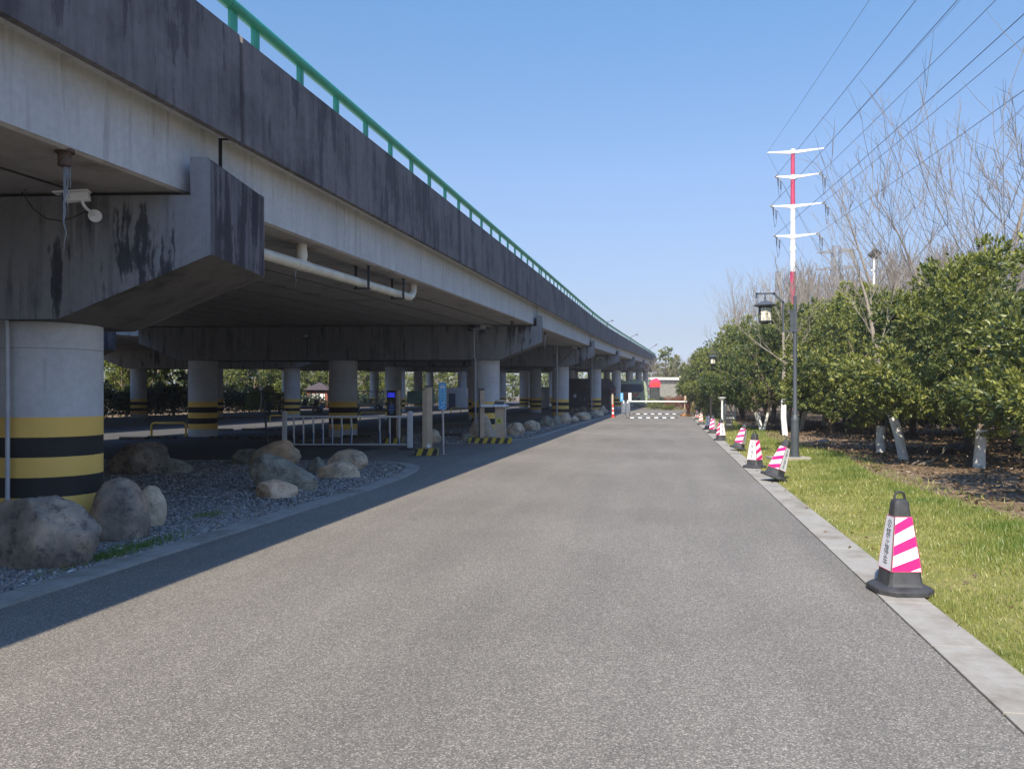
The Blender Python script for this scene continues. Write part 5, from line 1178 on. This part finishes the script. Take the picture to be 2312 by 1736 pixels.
def crown_mesh(name, rad, zc, hz, nl, size, mat, seed, nclump=150, parent=None, flatb=.75, wid=.42, yellow=.5, dome=True):
    """leaf clumps set over a lumpy dome: rosettes of leaves on the ends of many short shoots"""
    rg = np.random.default_rng(seed)
    u = rg.normal(size=(nclump, 3)); u /= np.linalg.norm(u, axis=1, keepdims=True)
    u[:, 2] = np.where(u[:, 2] < 0, u[:, 2] * flatb, u[:, 2])
    lump = 1 + .10 * np.sin(u[:, 0] * 4.1 + seed) * np.cos(u[:, 1] * 3.7 + seed * 2) + .06 * np.sin(u[:, 2] * 9 + seed)
    rr = np.where(rg.uniform(0, 1, nclump) < .78, rg.uniform(.80, 1.0, nclump), rg.uniform(.3, .8, nclump)) * lump
    sc = np.array([rad, rad, hz]); cz = np.array([0, 0, zc])
    cc = u * rr[:, None] * sc + cz
    if dome: cc[:, :2] *= (1 - .18 * np.clip((cc[:, 2] - zc) / hz, 0, 1))[:, None]
    ctn = rg.uniform(0, 1, nclump); cs_ = rg.uniform(.6, 1.3, nclump); w = rad * .112
    ns = nl // 9                                     # shoots, nine leaves each
    k = rg.choice(nclump, ns, p=cs_ ** 2 / (cs_ ** 2).sum())
    o = rg.normal(size=(ns, 3)); o /= np.linalg.norm(o, axis=1, keepdims=True); o[:, 2] = o[:, 2] * .7
    off = o * (rg.uniform(.35, 1, ns) ** .5)[:, None] * w * 1.55 * cs_[k][:, None]
    sp = cc[k] + off; sd = o + u[k] * .55 + np.array([0, 0, .35]); sd /= np.linalg.norm(sd, axis=1, keepdims=True)
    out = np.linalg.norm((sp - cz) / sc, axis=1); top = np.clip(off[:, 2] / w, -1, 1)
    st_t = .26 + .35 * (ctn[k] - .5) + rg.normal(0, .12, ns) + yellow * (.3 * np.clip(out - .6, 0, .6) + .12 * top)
    kk = np.repeat(np.arange(ns), 9); n = len(kk); j = np.tile(np.arange(9), ns)
    a = np.cross(sd, rg.normal(size=(ns, 3))); a /= np.linalg.norm(a, axis=1, keepdims=True); b = np.cross(sd, a)
    an = j * 2.4 + rg.uniform(0, 6.28, ns)[kk]; el = np.where(j < 4, .35, .95) + rg.normal(0, .15, n)
    dr = sd[kk] * np.cos(el)[:, None] + (a[kk] * np.cos(an)[:, None] + b[kk] * np.sin(an)[:, None]) * np.sin(el)[:, None]
    p = sp[kk] - sd[kk] * (j * size * .10)[:, None]
    t_ = np.clip(st_t[kk] + rg.normal(0, .07, n) + np.where(j < 4, .08, 0), 0, 1)
    V, Fc, ti = leaves(p, dr, size, rg, t_, wid * 1.15, sd[kk] + np.array([0, 0, .6]))
    return npobj(name, V, Fc, mat, ti, parent)
def limb_pts(rg, p0, d0, L, n, bend=.15, up=.0):
    pts = [np.array(p0, float)]; d = np.array(d0, float); d /= np.linalg.norm(d)
    for _ in range(n):
        d = d + rg.normal(0, bend, 3) + np.array([0, 0, up]); d /= np.linalg.norm(d); pts.append(pts[-1] + d * L / n)
    return pts
def osmanthus(seed, stems=1, h=4.0, rad=2.3, nl=37000, size=.092, white=.65, tmat=None, name='osmanthus_tree'):
    rg = np.random.default_rng(seed); root = empty('osmanthus_tree', (0, 0, 0)); root['category'] = 'tree'
    mb = MB(); mw = MB()
    for s_ in range(stems):
        a = rg.uniform(0, 6.28); tl = .08 if stems == 1 else .38
        d0 = np.array([math.cos(a) * tl, math.sin(a) * tl, 1.]); base = np.array([math.cos(a) * .06 * (stems > 1), math.sin(a) * .06 * (stems > 1), 0.])
        r0 = .105 if stems == 1 else .062
        d0 /= np.linalg.norm(d0); hw = white * rg.uniform(.9, 1.1) / d0[2]
        k = 5; wp = [base + d0 * hw * i / k + rg.normal(0, .006, 3) * (i > 0) for i in range(k + 1)]; wp[0][2] = -.03
        mw.tube(wp, [r0 * (1.08 - .12 * min(1, i / 2)) for i in range(k + 1)], 12)
        tp = limb_pts(rg, wp[-1] - d0 * .01, d0, 1.1, 4, .1, .05); mb.tube(tp, [r0 * .9, r0 * .85, r0 * .75, r0 * .65, r0 * .5], 9)
        for j in range(5 if stems == 1 else 3):
            q = tp[1 + j % 4]; a2 = rg.uniform(0, 6.28); lp_ = limb_pts(rg, q, (math.cos(a2), math.sin(a2), rg.uniform(.4, 1.1)), rg.uniform(1.2, 1.9), 5, .18)
            mb.tube(lp_, [r0 * .5, r0 * .42, r0 * .34, r0 * .26, r0 * .17, r0 * .1], 6)
            for m_ in range(3):
                q2 = lp_[2 + m_]; l2 = limb_pts(rg, q2, rg.normal(0, 1, 3) + np.array([0, 0, .5]), rg.uniform(.5, 1.0), 3, .2); mb.tube(l2, [r0 * .2, r0 * .15, r0 * .1, r0 * .06], 5)
    mw.build('trunk', tmat or LIME, root); mb.build('limbs', BARK, root)
    hz = h - 1.75
    crown_mesh('crown', rad, 1.75, hz, nl, size, LEAF, seed + 50, 150, parent=root, flatb=.42)
    return root
OS = [osmanthus(1), osmanthus(2, 4, 3.9, 2.35), osmanthus(3, 1, 4.1, 2.4), osmanthus(4, 3, 3.9, 2.25)]
NEAR = osmanthus(9, 1, 4.3, 2.4, 38000, .10)
OS += [osmanthus(5, 1, 4.0, 2.35, tmat=BARK), osmanthus(6, 3, 4.1, 2.3, tmat=BARK)]
used = [False] * 6
gt = 'whitewashed evergreen trees in rows beside the lawn'
def put_os(k, x, y, rz, sc, label):
    o = place(OS[k], (x, y, 0), rz, sc, label, gt, first=not used[k]); used[k] = True; return o
place(NEAR, (6.7, 11.9, 0), 1.0, 1.0, 'nearest evergreen tree crown cut off by the right edge of the picture', gt, True)
g = G(2210, 1054.7); put_os(0, g.x, g.y, 2.2, (1.08, 1.08, 1.12), 'whitewashed evergreen tree with a stout trunk at the right edge')
g = G(1988, 1020); put_os(2, g.x, g.y, .6, 1.1, 'evergreen tree with a short whitewashed trunk left of the leaning white trunk')
g = G(1700, 975); put_os(1, g.x + .45, g.y + .6, .4, (.96, .96, 1.22), 'many stemmed evergreen whose white stems spread like a fan behind the cones')
g = G(1806, 971); put_os(3, g.x, g.y, 1.2, (1.18, 1.18, 1.25), 'evergreen with forked whitewashed stems just right of the nearest lamp post')
g = G(1832, 962); put_os(0, g.x + .6, g.y, 4.0, 1.1, 'evergreen with a shaded white trunk second right of the nearest lamp post')
g = G(1588, 941); put_os(2, g.x + 1.0, g.y, 3.0, (.94, .94, 1.28), 'evergreen overhanging the dry reeds by the far gate post')
g = G(1612, 948); put_os(3, 4.1, 48.6, 5.0, (1.12, 1.12, 1.32), 'evergreen behind the second lamp post lantern')
rt = random.Random(5); ORD = ('first', 'second', 'third', 'fourth', 'fifth', 'sixth', 'seventh', 'eighth', 'ninth', 'tenth')
rows = [(5.7, 38.6, 1.2), (4.9, 52, 1.25), (3.5, 63, 1.2), (3.9, 70, 1.25),
        (8.6, 24.5, 1.14), (7.2, 28.5, 1.15), (9.2, 31.8, 1.18), (8.0, 37.5, 1.25), (7.2, 44, 1.3), (7.6, 50.5, 1.32), (7.4, 57, 1.22), (7.8, 64, 1.25), (7.2, 71, 1.25),
        (11.2, 17.0, 1.1), (11.4, 21.5, 1.12), (12.4, 27, 1.15), (12.6, 33, 1.2), (12.0, 40, 1.25), (12.4, 47.5, 1.28), (11.6, 56, 1.3), (11.8, 66, 1.35),
        (15.2, 24, 1.15), (16.4, 31, 1.2), (16.8, 39, 1.25), (7.6, 21.2, 1.0), (11.0, 75, 1.3), (18, 48, 1.3), (19, 60, 1.35), (5.8, 44.6, 1.25), (6.6, 33.2, 1.12), (3.4, 57.5, 1.1), (14.0, 19.5, 1.15), (10.5, 29.2, 1.2), (9.6, 42, 1.3)]
for i, (x, y, sc) in enumerate(rows):
    put_os(4 + i % 2 if x > 7 or i % 3 else i % 4, x, y, rt.uniform(0, 6.28), (sc * rt.uniform(.88, .99),) * 2 + (sc * rt.uniform(.98, 1.08) * (1.16 if 36 < y < 60 and x < 9 else 1.06),), 'bushy evergreen tree standing in the crowded rows behind the front row of whitewashed trees' if x > 7 else 'front row evergreen crown along the lawn, ' + ORD[sorted(r_[1] for r_ in rows if r_[0] <= 7).index(y)] + ' counting away from the camera')

# bare trees
def bare(seed, h, lean=(0, 0), limbs=16, spread=.55, start=.25, r0=.12, twig=3, mat=BARKP, name='bare_tree', up=.09, white=0, tm=.0045, lm=.75):
    rg = np.random.default_rng(seed); root = empty(name, (0, 0, 0)); root['category'] = 'tree'
    n = 9; tr = limb_pts(rg, (0, 0, -.05), (lean[0], lean[1], 1), h, n, .065, .05); rr = [r0 * (1 - .9 * i / n) for i in range(n + 1)]
    if white:
        f = white / h * n; kq = max(1, int(round(f))); pts = [tr[0] + (tr[1] - tr[0]) * white / (h / n) * t_ for t_ in (0, .3, .6, 1.0)] if f < 1 else tr[:kq + 1]
        mw = MB(); mw.tube(pts, [r0 * 1.25, r0 * 1.1, r0 * 1.05, r0 * 1.02] if f < 1 else [r0 * 1.1 * (1 - .05 * i) for i in range(kq + 1)], 12); mw.build('painted_trunk', LIME, root)
    mt = MB(); mt.tube(tr, rr, 9); mt.build('trunk', mat, root)
    mb = MB()
    for j in range(limbs):
        f = start + (.97 - start) * (j + rg.uniform(0, .8)) / limbs; i0 = min(n - 1, int(f * n)); q = tr[i0] + (tr[i0 + 1] - tr[i0]) * (f * n - i0)
        a = j * 2.4 + rg.uniform(-.4, .4); L = h * (1 - f) * rg.uniform(.6, 1) * lm + h * .07; rl = rr[i0] * .42
        lp_ = limb_pts(rg, q, (math.cos(a) * spread, math.sin(a) * spread, rg.uniform(.35, .8)), L, 6, .06, up)
        rl *= .62; mb.tube(lp_, [max(.005, rl * (1 - .8 * i / 6)) for i in range(7)], 5, caps=False)
        for m_ in range(7):
            q2 = lp_[1 + m_ % 6]; a2 = rg.uniform(0, 6.28); l2 = L * rg.uniform(.2, .42)
            tg = lp_[min(6, 2 + m_ % 6)] - lp_[m_ % 6]; tg = tg / np.linalg.norm(tg); p2 = limb_pts(rg, q2, tg + np.array([math.cos(a2) * .55, math.sin(a2) * .55, .15]), l2, 4, .07, up)
            mb.tube(p2, [max(tm, rl * .42), max(tm, rl * .32), tm, tm * .8, tm * .55], 4, caps=False)
            for t_ in range(twig):
                q3 = p2[1 + t_ % 4]; p3 = limb_pts(rg, q3, tg + rg.normal(0, .4, 3) + np.array([0, 0, .2]), l2 * rg.uniform(.4, .7), 2, .1)
                mb.tube(p3, [tm, tm * .85, tm * .5], 3, caps=False)
    mb.build('branches', mat, root, smooth=0); return root
gb = 'bare winter trees behind the evergreens'
# the thin young tree beside the nearest lamp
g = G(1773, 982.5)
yt = bare(21, 6.6, (-.075, 0), 13, .6, .38, .1, 2, BARKG, 'young_tree', .03, white=1.1); place(yt, (g.x, g.y, 0), TH, 1, 'thin leafless young tree with a tall bright white painted trunk beside the lamp post', None, True)
g = G(2041, 1036.7)
y2 = bare(22, 5.2, (-.13, .02), 10, .5, .5, .1, 2, BARKG, 'young_tree', .03, white=1.15); place(y2, (g.x, g.y, 0), TH, 1, 'leaning trunk painted white to head height, right of the short white trunk', None, True)
BT = [bare(31, 11.5, (0, 0), 17, .6, .22, .13, 3, BARKG, tm=.007), bare(32, 12, (.03, 0), 17, .75, .14, .11, 3, BARKP, up=.2, tm=.008, lm=1.05), bare(33, 12, (-.03, .02), 18, .8, .1, .1, 3, BARKP, up=.2, tm=.008, lm=1.0), bare(34, 9, (0, 0), 26, .45, .08, .07, 3, BARKP, up=.12, tm=.012, lm=.8)]
bu = [False] * 4
def put_b(k, px, d, rz, sc, label, grp=gb):
    g = P(px, HY, d); g.z = 0; o = place(BT[k], g, rz, sc, label, grp, first=not bu[k]); bu[k] = True
put_b(0, 2012, 35, .5, (1, 1, 1.0), 'dark leafless tree standing alone left of the tall bare clump')
put_b(1, 2180, 30, .2, (1.15, 1.15, .92), 'tallest bare tree with long upswept branches near the right edge')
put_b(2, 2255, 27, 2.0, (1.1, 1.1, .95), 'bare tree with dense upright twigs at the right edge')
put_b(2, 2120, 34, 4.0, (1.15, 1.15, .98), 'spreading bare tree between the lone dark one and the tallest one')
put_b(1, 2290, 33, 5.2, (1.1, 1.1, 1.1), 'bare tree leaning out of the right edge of the picture')
put_b(0, 1683, 62, 1.5, (.75, .75, .98), 'small bare tree in the gap left of the nearest lantern')
put_b(3, 1660, 74, 3.5, (1, 1, 1.1), 'slim bare tree left of the small bare tree by the lantern')
put_b(0, 1500, 108, 3.5, (.9, .9, .62), 'pale leafless tree rising behind the grey wall coping')
put_b(3, 1478, 96, 1.5, (1, 1, .65), 'low pale leafless tree above the pink hooded stand')
for i in range(50):
    px = 1760 + rt.uniform(0, 580) if i < 48 else rt.uniform(1655, 1740); d = rt.uniform(62, 120); k = (3, 2, 3, 3)[i % 4]
    topy = 622 - 50 * max(0, (px - 1800) / 500) + rt.uniform(-25, 35) + (40 if px < 1720 else 0); hh = (HY - topy) * d / F + CH; h0 = (11.5, 12.5, 12.5, 9)[k]
    put_b(k, px, d, rt.uniform(0, 6.28), (hh / h0 * .85, hh / h0 * .85, hh / h0), 'slender pale bare tree in the hazy thicket behind the evergreens')
for i in range(12):
    px = rt.uniform(1525, 1600); d = rt.uniform(120, 170); k = (2, 3)[i % 2]; hh = (HY - rt.uniform(790, 830)) * d / F + CH
    put_b(k, px, d, rt.uniform(0, 6.28), (hh / 13,) * 2 + (hh / (12 if k == 2 else 9),), 'brownish bare tree far beyond the end of the road', 'bare trees beyond the road end')
# dense far evergreens near the viaduct end
def broad(seed, h, rad, mat, nl=7000, size=.3, zc=.55, label='', name='broadleaf_tree', hzf=.46):
    rg = np.random.default_rng(seed); root = empty(name, (0, 0, 0)); root['category'] = 'tree'
    mb = MB(); tr = limb_pts(rg, (0, 0, -.05), (.02, 0, 1), h * .8, 5, .06, .05); mb.tube(tr, [h * .025 * (1 - .14 * i) for i in range(6)], 8)
    for j in range(7):
        q = tr[1 + j % 4]; a = rg.uniform(0, 6.28); mb.tube(limb_pts(rg, q, (math.cos(a), math.sin(a), .8), rad * .9, 4, .12), [h * .01, h * .008, h * .006, h * .004, h * .003], 5)
    mb.build('trunk', BARK, root); crown_mesh('crown', rad, h * zc, h * hzf, nl, size, mat, seed + 9, 120, root, 1, .5, .6); return root
EV = broad(61, 9.5, 2.6, LEAF, 9000, .26)
g = P(1506, HY, 128); place(EV, (g.x, g.y, 0), 0, (1.0, 1.0, .98), 'dark pointed evergreen at the far end of the viaduct parapet', 'evergreens beyond the road end', True)
for i, (px, d, sc) in enumerate(((1524, 122, .72), (1535, 130, .6), (1560, 150, .95), (1490, 112, .5), (1512, 108, .55))):
    g = P(px, HY, d); place(EV, (g.x, g.y, 0), i * 1.3, (sc, sc, sc), ('small evergreen right of the pointed one', 'low evergreen third right of the pointed one', 'evergreen with a rounded top before the brown bare trees', 'short evergreen hidden under the parapet end', 'squat evergreen between the wall and the pointed one')[i], 'evergreens beyond the road end')
# trees on the far side, seen through the columns
YT = [broad(71, 7.5, 2.8, LEAF_Y, 9000, .24, .5), broad(72, 6.5, 2.6, LEAF, 9000, .22, .5), broad(73, 9.0, 3.2, LEAF_Y, 9000, .28, .5)]
yu = [False] * 3
ys_ = [(-45, 44, 0), (-47, 51, 2), (-44, 57, 0), (-46, 64, 2), (-44, 70, 1), (-43, 76, 1), (-47, 79, 0), (-45, 86, 2), (-44, 93, 1), (-48, 100, 2), (-44, 107, 0), (-45, 116, 0), (-47, 126, 2), (-44, 136, 1), (-46, 148, 0), (-45, 160, 2), (-42, 172, 1), (-36, 182, 0), (-28, 190, 2), (-18, 196, 0), (-8, 200, 1), (2, 205, 2), (12, 200, 0)]
for i, (x, y, k) in enumerate(ys_):
    o = place(YT[k], (x + rt.uniform(-1, 1), y, 0), rt.uniform(0, 6), rt.uniform(.9, 1.15), ('sunlit yellow green tree beyond the parking ground, seen between the viaduct columns', 'deep green tree beyond the parking ground, seen between the viaduct columns', 'tall yellowish tree beyond the parking ground, seen between the viaduct columns')[k], 'trees on the far side of the parking ground', first=not yu[k]); yu[k] = True
for i in range(34):
    y = 40 + i * 4.6; x = -52 - rt.uniform(0, 10); k = (3, 2, 3, 1)[i % 4]; sc = rt.uniform(.75, 1.0)
    o = place(BT[k], (x, y, 0), rt.uniform(0, 6), sc, 'tall pale bare tree standing behind the sunlit trees past the parking ground', 'bare trees past the parking ground')
# dark shaded trees beneath the left end
for i, (px, d) in enumerate(((285, 55), (330, 56.5), (392, 58.5))):
    g = P(px, HY, d); place(EV, (g.x, g.y, 0), i * 2., (.5, .5, .47), ('left', 'middle', 'right')[i] + ' of the three dark trees silhouetted left of the second pier', 'dark trees over the hedge')
# hedges
def hedge(name, p0, p1, w, h, n, size, mat, label, seed, cat='hedge'):
    rg = np.random.default_rng(seed); a = np.array(p0, float); b = np.array(p1, float); t_ = rg.uniform(0, 1, n); L = np.linalg.norm(b - a); d = (b - a) / L; nn = np.array([-d[1], d[0]])
    s_ = rg.uniform(-1, 1, n) * w / 2; hh = h * (1 + .16 * np.sin(t_ * L * 1.7 + seed) + .1 * np.sin(t_ * L * 4.3)); zz_ = hh * rg.uniform(0, 1, n) ** .55
    keep = np.abs(s_) < w / 2 * np.sqrt(np.clip(1.15 - (zz_ / hh) ** 3, 0, 1)); t_, s_, zz_ = t_[keep], s_[keep], zz_[keep]; m = len(t_)
    p = np.stack([a[0] + d[0] * t_ * L + nn[0] * s_, a[1] + d[1] * t_ * L + nn[1] * s_, zz_], 1)
    V, Fc, ti = leaves(p, rg.normal(size=(m, 3)) + np.array([0, 0, .4]), size, rg, np.clip(rg.normal(.4, .22, m), 0, 1), .5)
    return tag(npobj(name, V, Fc, mat, ti), label, cat)
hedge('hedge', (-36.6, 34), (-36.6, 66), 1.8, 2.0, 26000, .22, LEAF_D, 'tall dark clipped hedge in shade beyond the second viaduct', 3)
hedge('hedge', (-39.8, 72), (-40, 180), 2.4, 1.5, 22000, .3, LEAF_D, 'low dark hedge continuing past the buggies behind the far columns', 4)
hedge('shrub', P(560, 893, 64)[:2], P(640, 893, 66)[:2], 1.6, 1.9, 5000, .16, LEAF_Y, 'yellow green shrub in sun left of the blue buggy', 5, 'shrub')
hedge('shrub', P(620, 893, 76)[:2], P(665, 893, 76)[:2], 1.6, 2.5, 5000, .2, LEAF, 'bushy shrub between the scooter and the blue buggy', 6, 'shrub')
hedge('shrub', P(1466, 893, 84)[:2], P(1494, 893, 82)[:2], 1.2, .95, 4000, .1, LEAF, 'low green shrub at the left end of the planting before the grey wall', 7, 'shrub')
hedge('shrub', P(1490, 893, 86)[:2], P(1512, 893, 85)[:2], 1.0, 1.1, 2600, .1, LEAF_D, 'dark purple green shrub between the green and red ones', 8, 'shrub')
hedge('shrub', P(1507, 893, 83)[:2], P(1562, 893, 78)[:2], 1.4, 1.35, 8000, .1, LEAF_R, 'rusty red clipped shrub mass behind the lowered barrier arm', 9, 'shrub')
hedge('shrub', P(1496, 893, 80)[:2], P(1520, 893, 78)[:2], .6, .5, 1800, .12, LEAF_Y, 'low yellow grassy tuft before the red shrub', 10, 'shrub')
hedge('shrub', P(1578, 893, 58)[:2], P(1625, 893, 52)[:2], 1.2, 1.15, 6500, .09, LEAF, 'rounded green shrub right of the far gate post under the trees', 11, 'shrub')
def blades(x, y, h, w, rg, tint, lean=.35, z0=0.):
    n = len(x); a = rg.uniform(0, 6.28, n); ln_ = rg.normal(0, lean, (n, 2)) * h[:, None]
    bx = np.cos(a) * w / 2; by = np.sin(a) * w / 2
    V = np.stack([np.stack([x - bx, y - by, np.full(n, z0)], 1), np.stack([x + bx, y + by, np.full(n, z0)], 1),
                  np.stack([x + ln_[:, 0] * .4 + bx * .7, y + ln_[:, 1] * .4 + by * .7, z0 + h * .55], 1), np.stack([x + ln_[:, 0] * .4 - bx * .7, y + ln_[:, 1] * .4 - by * .7, z0 + h * .55], 1),
                  np.stack([x + ln_[:, 0], y + ln_[:, 1], z0 + h * .95], 1)], 1).reshape(-1, 3)
    k = np.arange(n)[:, None] * 5
    return V, np.concatenate([k + np.array([[0, 1, 2]]), k + np.array([[0, 2, 3]]), k + np.array([[3, 2, 4]])]), np.repeat(tint, 5)
rg = np.random.default_rng(12)
def vnoise(x, y, s, seed):
    r_ = np.random.default_rng(seed); o = np.zeros_like(x)
    for _ in range(7):
        a = r_.uniform(0, 6.28); f = s * r_.uniform(.6, 2.2); o += np.sin((x * math.cos(a) + y * math.sin(a)) * f + r_.uniform(0, 6.28))
    return o / 7 ** .5
lawnp = [(1.88, 1), (1.88, 30), (2.3, 60), (2.3, 79)] + [(x - .1, y) for x, y in lawn_edge[::-1]][:-1]
GX, GY, GH, GW = [], [], [], []
for (y0_, y1_, dens, hh, ww) in ((2, 7, 3600, .045, .006), (7, 12, 2300, .055, .009), (12, 20, 1100, .065, .013), (20, 34, 480, .075, .02), (34, 79, 150, .09, .04)):
    n = int(dens * 2.9 * (y1_ - y0_)); x, y = scatter(n, 1.88, 4.9, y0_, y1_, lawnp)
    GX.append(x); GY.append(y); GH.append(hh * rg.uniform(.5, 1.5, len(x))); GW.append(np.full(len(x), ww))
x = np.concatenate(GX); y = np.concatenate(GY); h = np.concatenate(GH); w = np.concatenate(GW)
nz = vnoise(x, y, 1.1, 4); nz2 = vnoise(x, y, 3.5, 9)
lush = np.clip((x - 2.6) / 1.2, -.4, 1) * .5 + .18 * nz + .2 * nz2                    # thicker and greener away from the kerb
h = h * np.clip(.75 + .7 * lush, .35, 1.9)
ti = np.clip(.62 - .55 * lush + rg.normal(0, .16, len(x)), 0, 1)
kp_ = rg.uniform(0, 1, len(x)) < np.clip(.75 + .6 * lush, .3, 1); x, y, h, w, ti = x[kp_], y[kp_], h[kp_], w[kp_], ti[kp_]
V, Fc, ti = blades(x, y, h, w, rg, ti); tag(npobj('grass', V, Fc, GRASSM, ti), 'mown patchy lawn between the kerb and the trees', 'grass', kind='stuff')
# spill-over grass at the lawn edge onto the soil
x, y = scatter(9000, 3.4, 6.5, 8, 34, [(a + .5, b) for a, b in lawn_edge[1:11]] + [(a - .2, b) for a, b in lawn_edge[1:11]][::-1])
V, Fc, ti = blades(x, y, .07 * rg.uniform(.4, 1.5, len(x)), np.full(len(x), .014), rg, np.clip(rg.normal(.55, .2, len(x)), 0, 1)); tag(npobj('grass', V, Fc, GRASSM, ti), 'sparse grass fraying onto the bare soil', 'grass', kind='stuff')
# island weeds
for (cx_, cy_, n, s1, s2, lb) in ((-5.05, 6.45, 900, .09, .42, 'strip of small green weeds along the island kerb'), (-5.55, 8.6, 160, .08, .12, 'two tiny weed tufts in the gravel')):
    x = rg.normal(cx_, s1, n); y = rg.normal(cy_, s2, n); ok = x < -4.9; x, y = x[ok], y[ok]
    V, Fc, ti = blades(x, y, .045 * rg.uniform(.4, 1.4, len(x)), np.full(len(x), .009), rg, np.clip(rg.normal(.12, .1, len(x)), 0, 1), .7, .02); tag(npobj('weeds', V, Fc, GRASSM, ti), lb, 'weeds', kind='stuff')
# leaf litter on the soil
x = rg.uniform(3.6, 20, 30000); y = rg.uniform(9, 50, 30000); ok = (x > 4.2 + .4 * np.sin(y)) ; x, y = x[ok], y[ok]; n = len(x)
V, Fc, ti = leaves(np.stack([x, y, rg.uniform(0, .03, n)], 1), rg.normal(size=(n, 3)) * np.array([1, 1, .25]), .085, rg, rg.uniform(0, 1, n), .6)
tag(npobj('fallen_leaves', V, Fc, LEAF_B, ti), 'dry brown fallen leaves on the soil under the trees', 'fallen leaves', kind='stuff')
n = 260; x = rg.uniform(1.7, 4.2, n); y = rg.uniform(3, 25, n)
V, Fc, ti = leaves(np.stack([x, y, np.full(n, .022)], 1), rg.normal(size=(n, 3)) * np.array([1, 1, .05]), .05, rg, rg.uniform(.4, 1, n), .6)
tag(npobj('fallen_leaves', V, Fc, LEAF_B, ti), 'few stray dry leaves on the lawn', 'fallen leaves', kind='stuff')
# dry reeds right of the wall
x = rg.uniform(0, 1, 1500); c0 = P(1550, 893, 74); c1 = P(1588, 893, 62); xx = c0.x + (c1.x - c0.x) * x + np.abs(rg.normal(0, .35, 1500)); yy = c0.y + (c1.y - c0.y) * x + rg.normal(0, .8, 1500)
V, Fc, ti = blades(xx, yy, rg.uniform(1.2, 3.2, 1500), np.full(1500, .035), rg, rg.uniform(0, 1, 1500), .12); tag(npobj('dry_reeds', V, Fc, REED, ti), 'tall dry straw coloured reeds right of the grey wall', 'reeds', kind='stuff')
# far wood closing the horizon
def wood(p0, p1, w, h, n, size, mat, label, seed, kind='stuff'):
    o = hedge('far_wood', p0, p1, w, h, n, size, mat, label, seed, 'wood'); o['kind'] = kind
wood((-75, 0), (-72, 240), 12, 8, 30000, .7, LEAF_Y, 'far belt of yellow brown trees beyond the parking ground', 31)
wood((-72, 240), (70, 260), 12, 9, 22000, .8, LEAF, 'distant belt of trees closing the view past the road end', 32)
wood((28, 60), (70, 260), 14, 5, 22000, .6, LEAF_R, 'brown undergrowth below the bare thicket on the right', 33)
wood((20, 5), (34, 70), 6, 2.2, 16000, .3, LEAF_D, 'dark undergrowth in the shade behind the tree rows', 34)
# fallen branch on the soil
a_ = G(2075, 1052); mb = MB(); 
for dx, dy, l_ in ((0, 0, 1.2), (.1, .05, .9), (-.1, .1, .7)): mb.tube([(a_.x + dx, a_.y + dy, .03), (a_.x + dx + l_ * .5, a_.y + dy + l_ * .5, .16), (a_.x + dx + l_ * .8, a_.y + dy + l_ * .95, .42)], [.016, .011, .005], 5)
tag(mb.build('fallen_branch', BARKP), 'dead pale branch lying under the trees by the leaning white trunk', 'branch')
# stone stump on the lawn
rock(1846, 1876, 991, 1004, 301, ROCK_D, 'small broken stone stump on the lawn right of the lamp post', None, cuts=8)

# pale air between here and the far trees
mb = MB(); mb.box(-720, 720, -320, 1220, -1.1, 62); hz_ = mb.build('haze', WHITE, smooth=0); hz_['kind'] = 'stuff'; hz_['label'] = 'thin pale haze filling the air over the whole place'; hz_['category'] = 'haze'
m_, t_, b_ = mk('haze_air'); t_.nodes.remove(b_); vv_ = t_.nodes.new('ShaderNodeVolumePrincipled'); vv_.inputs['Density'].default_value = .0006; vv_.inputs['Color'].default_value = (.88, .91, 1, 1)
t_.links.new(vv_.outputs[0], t_.nodes['Material Output'].inputs['Volume']); hz_.data.materials.clear(); hz_.data.materials.append(m_)
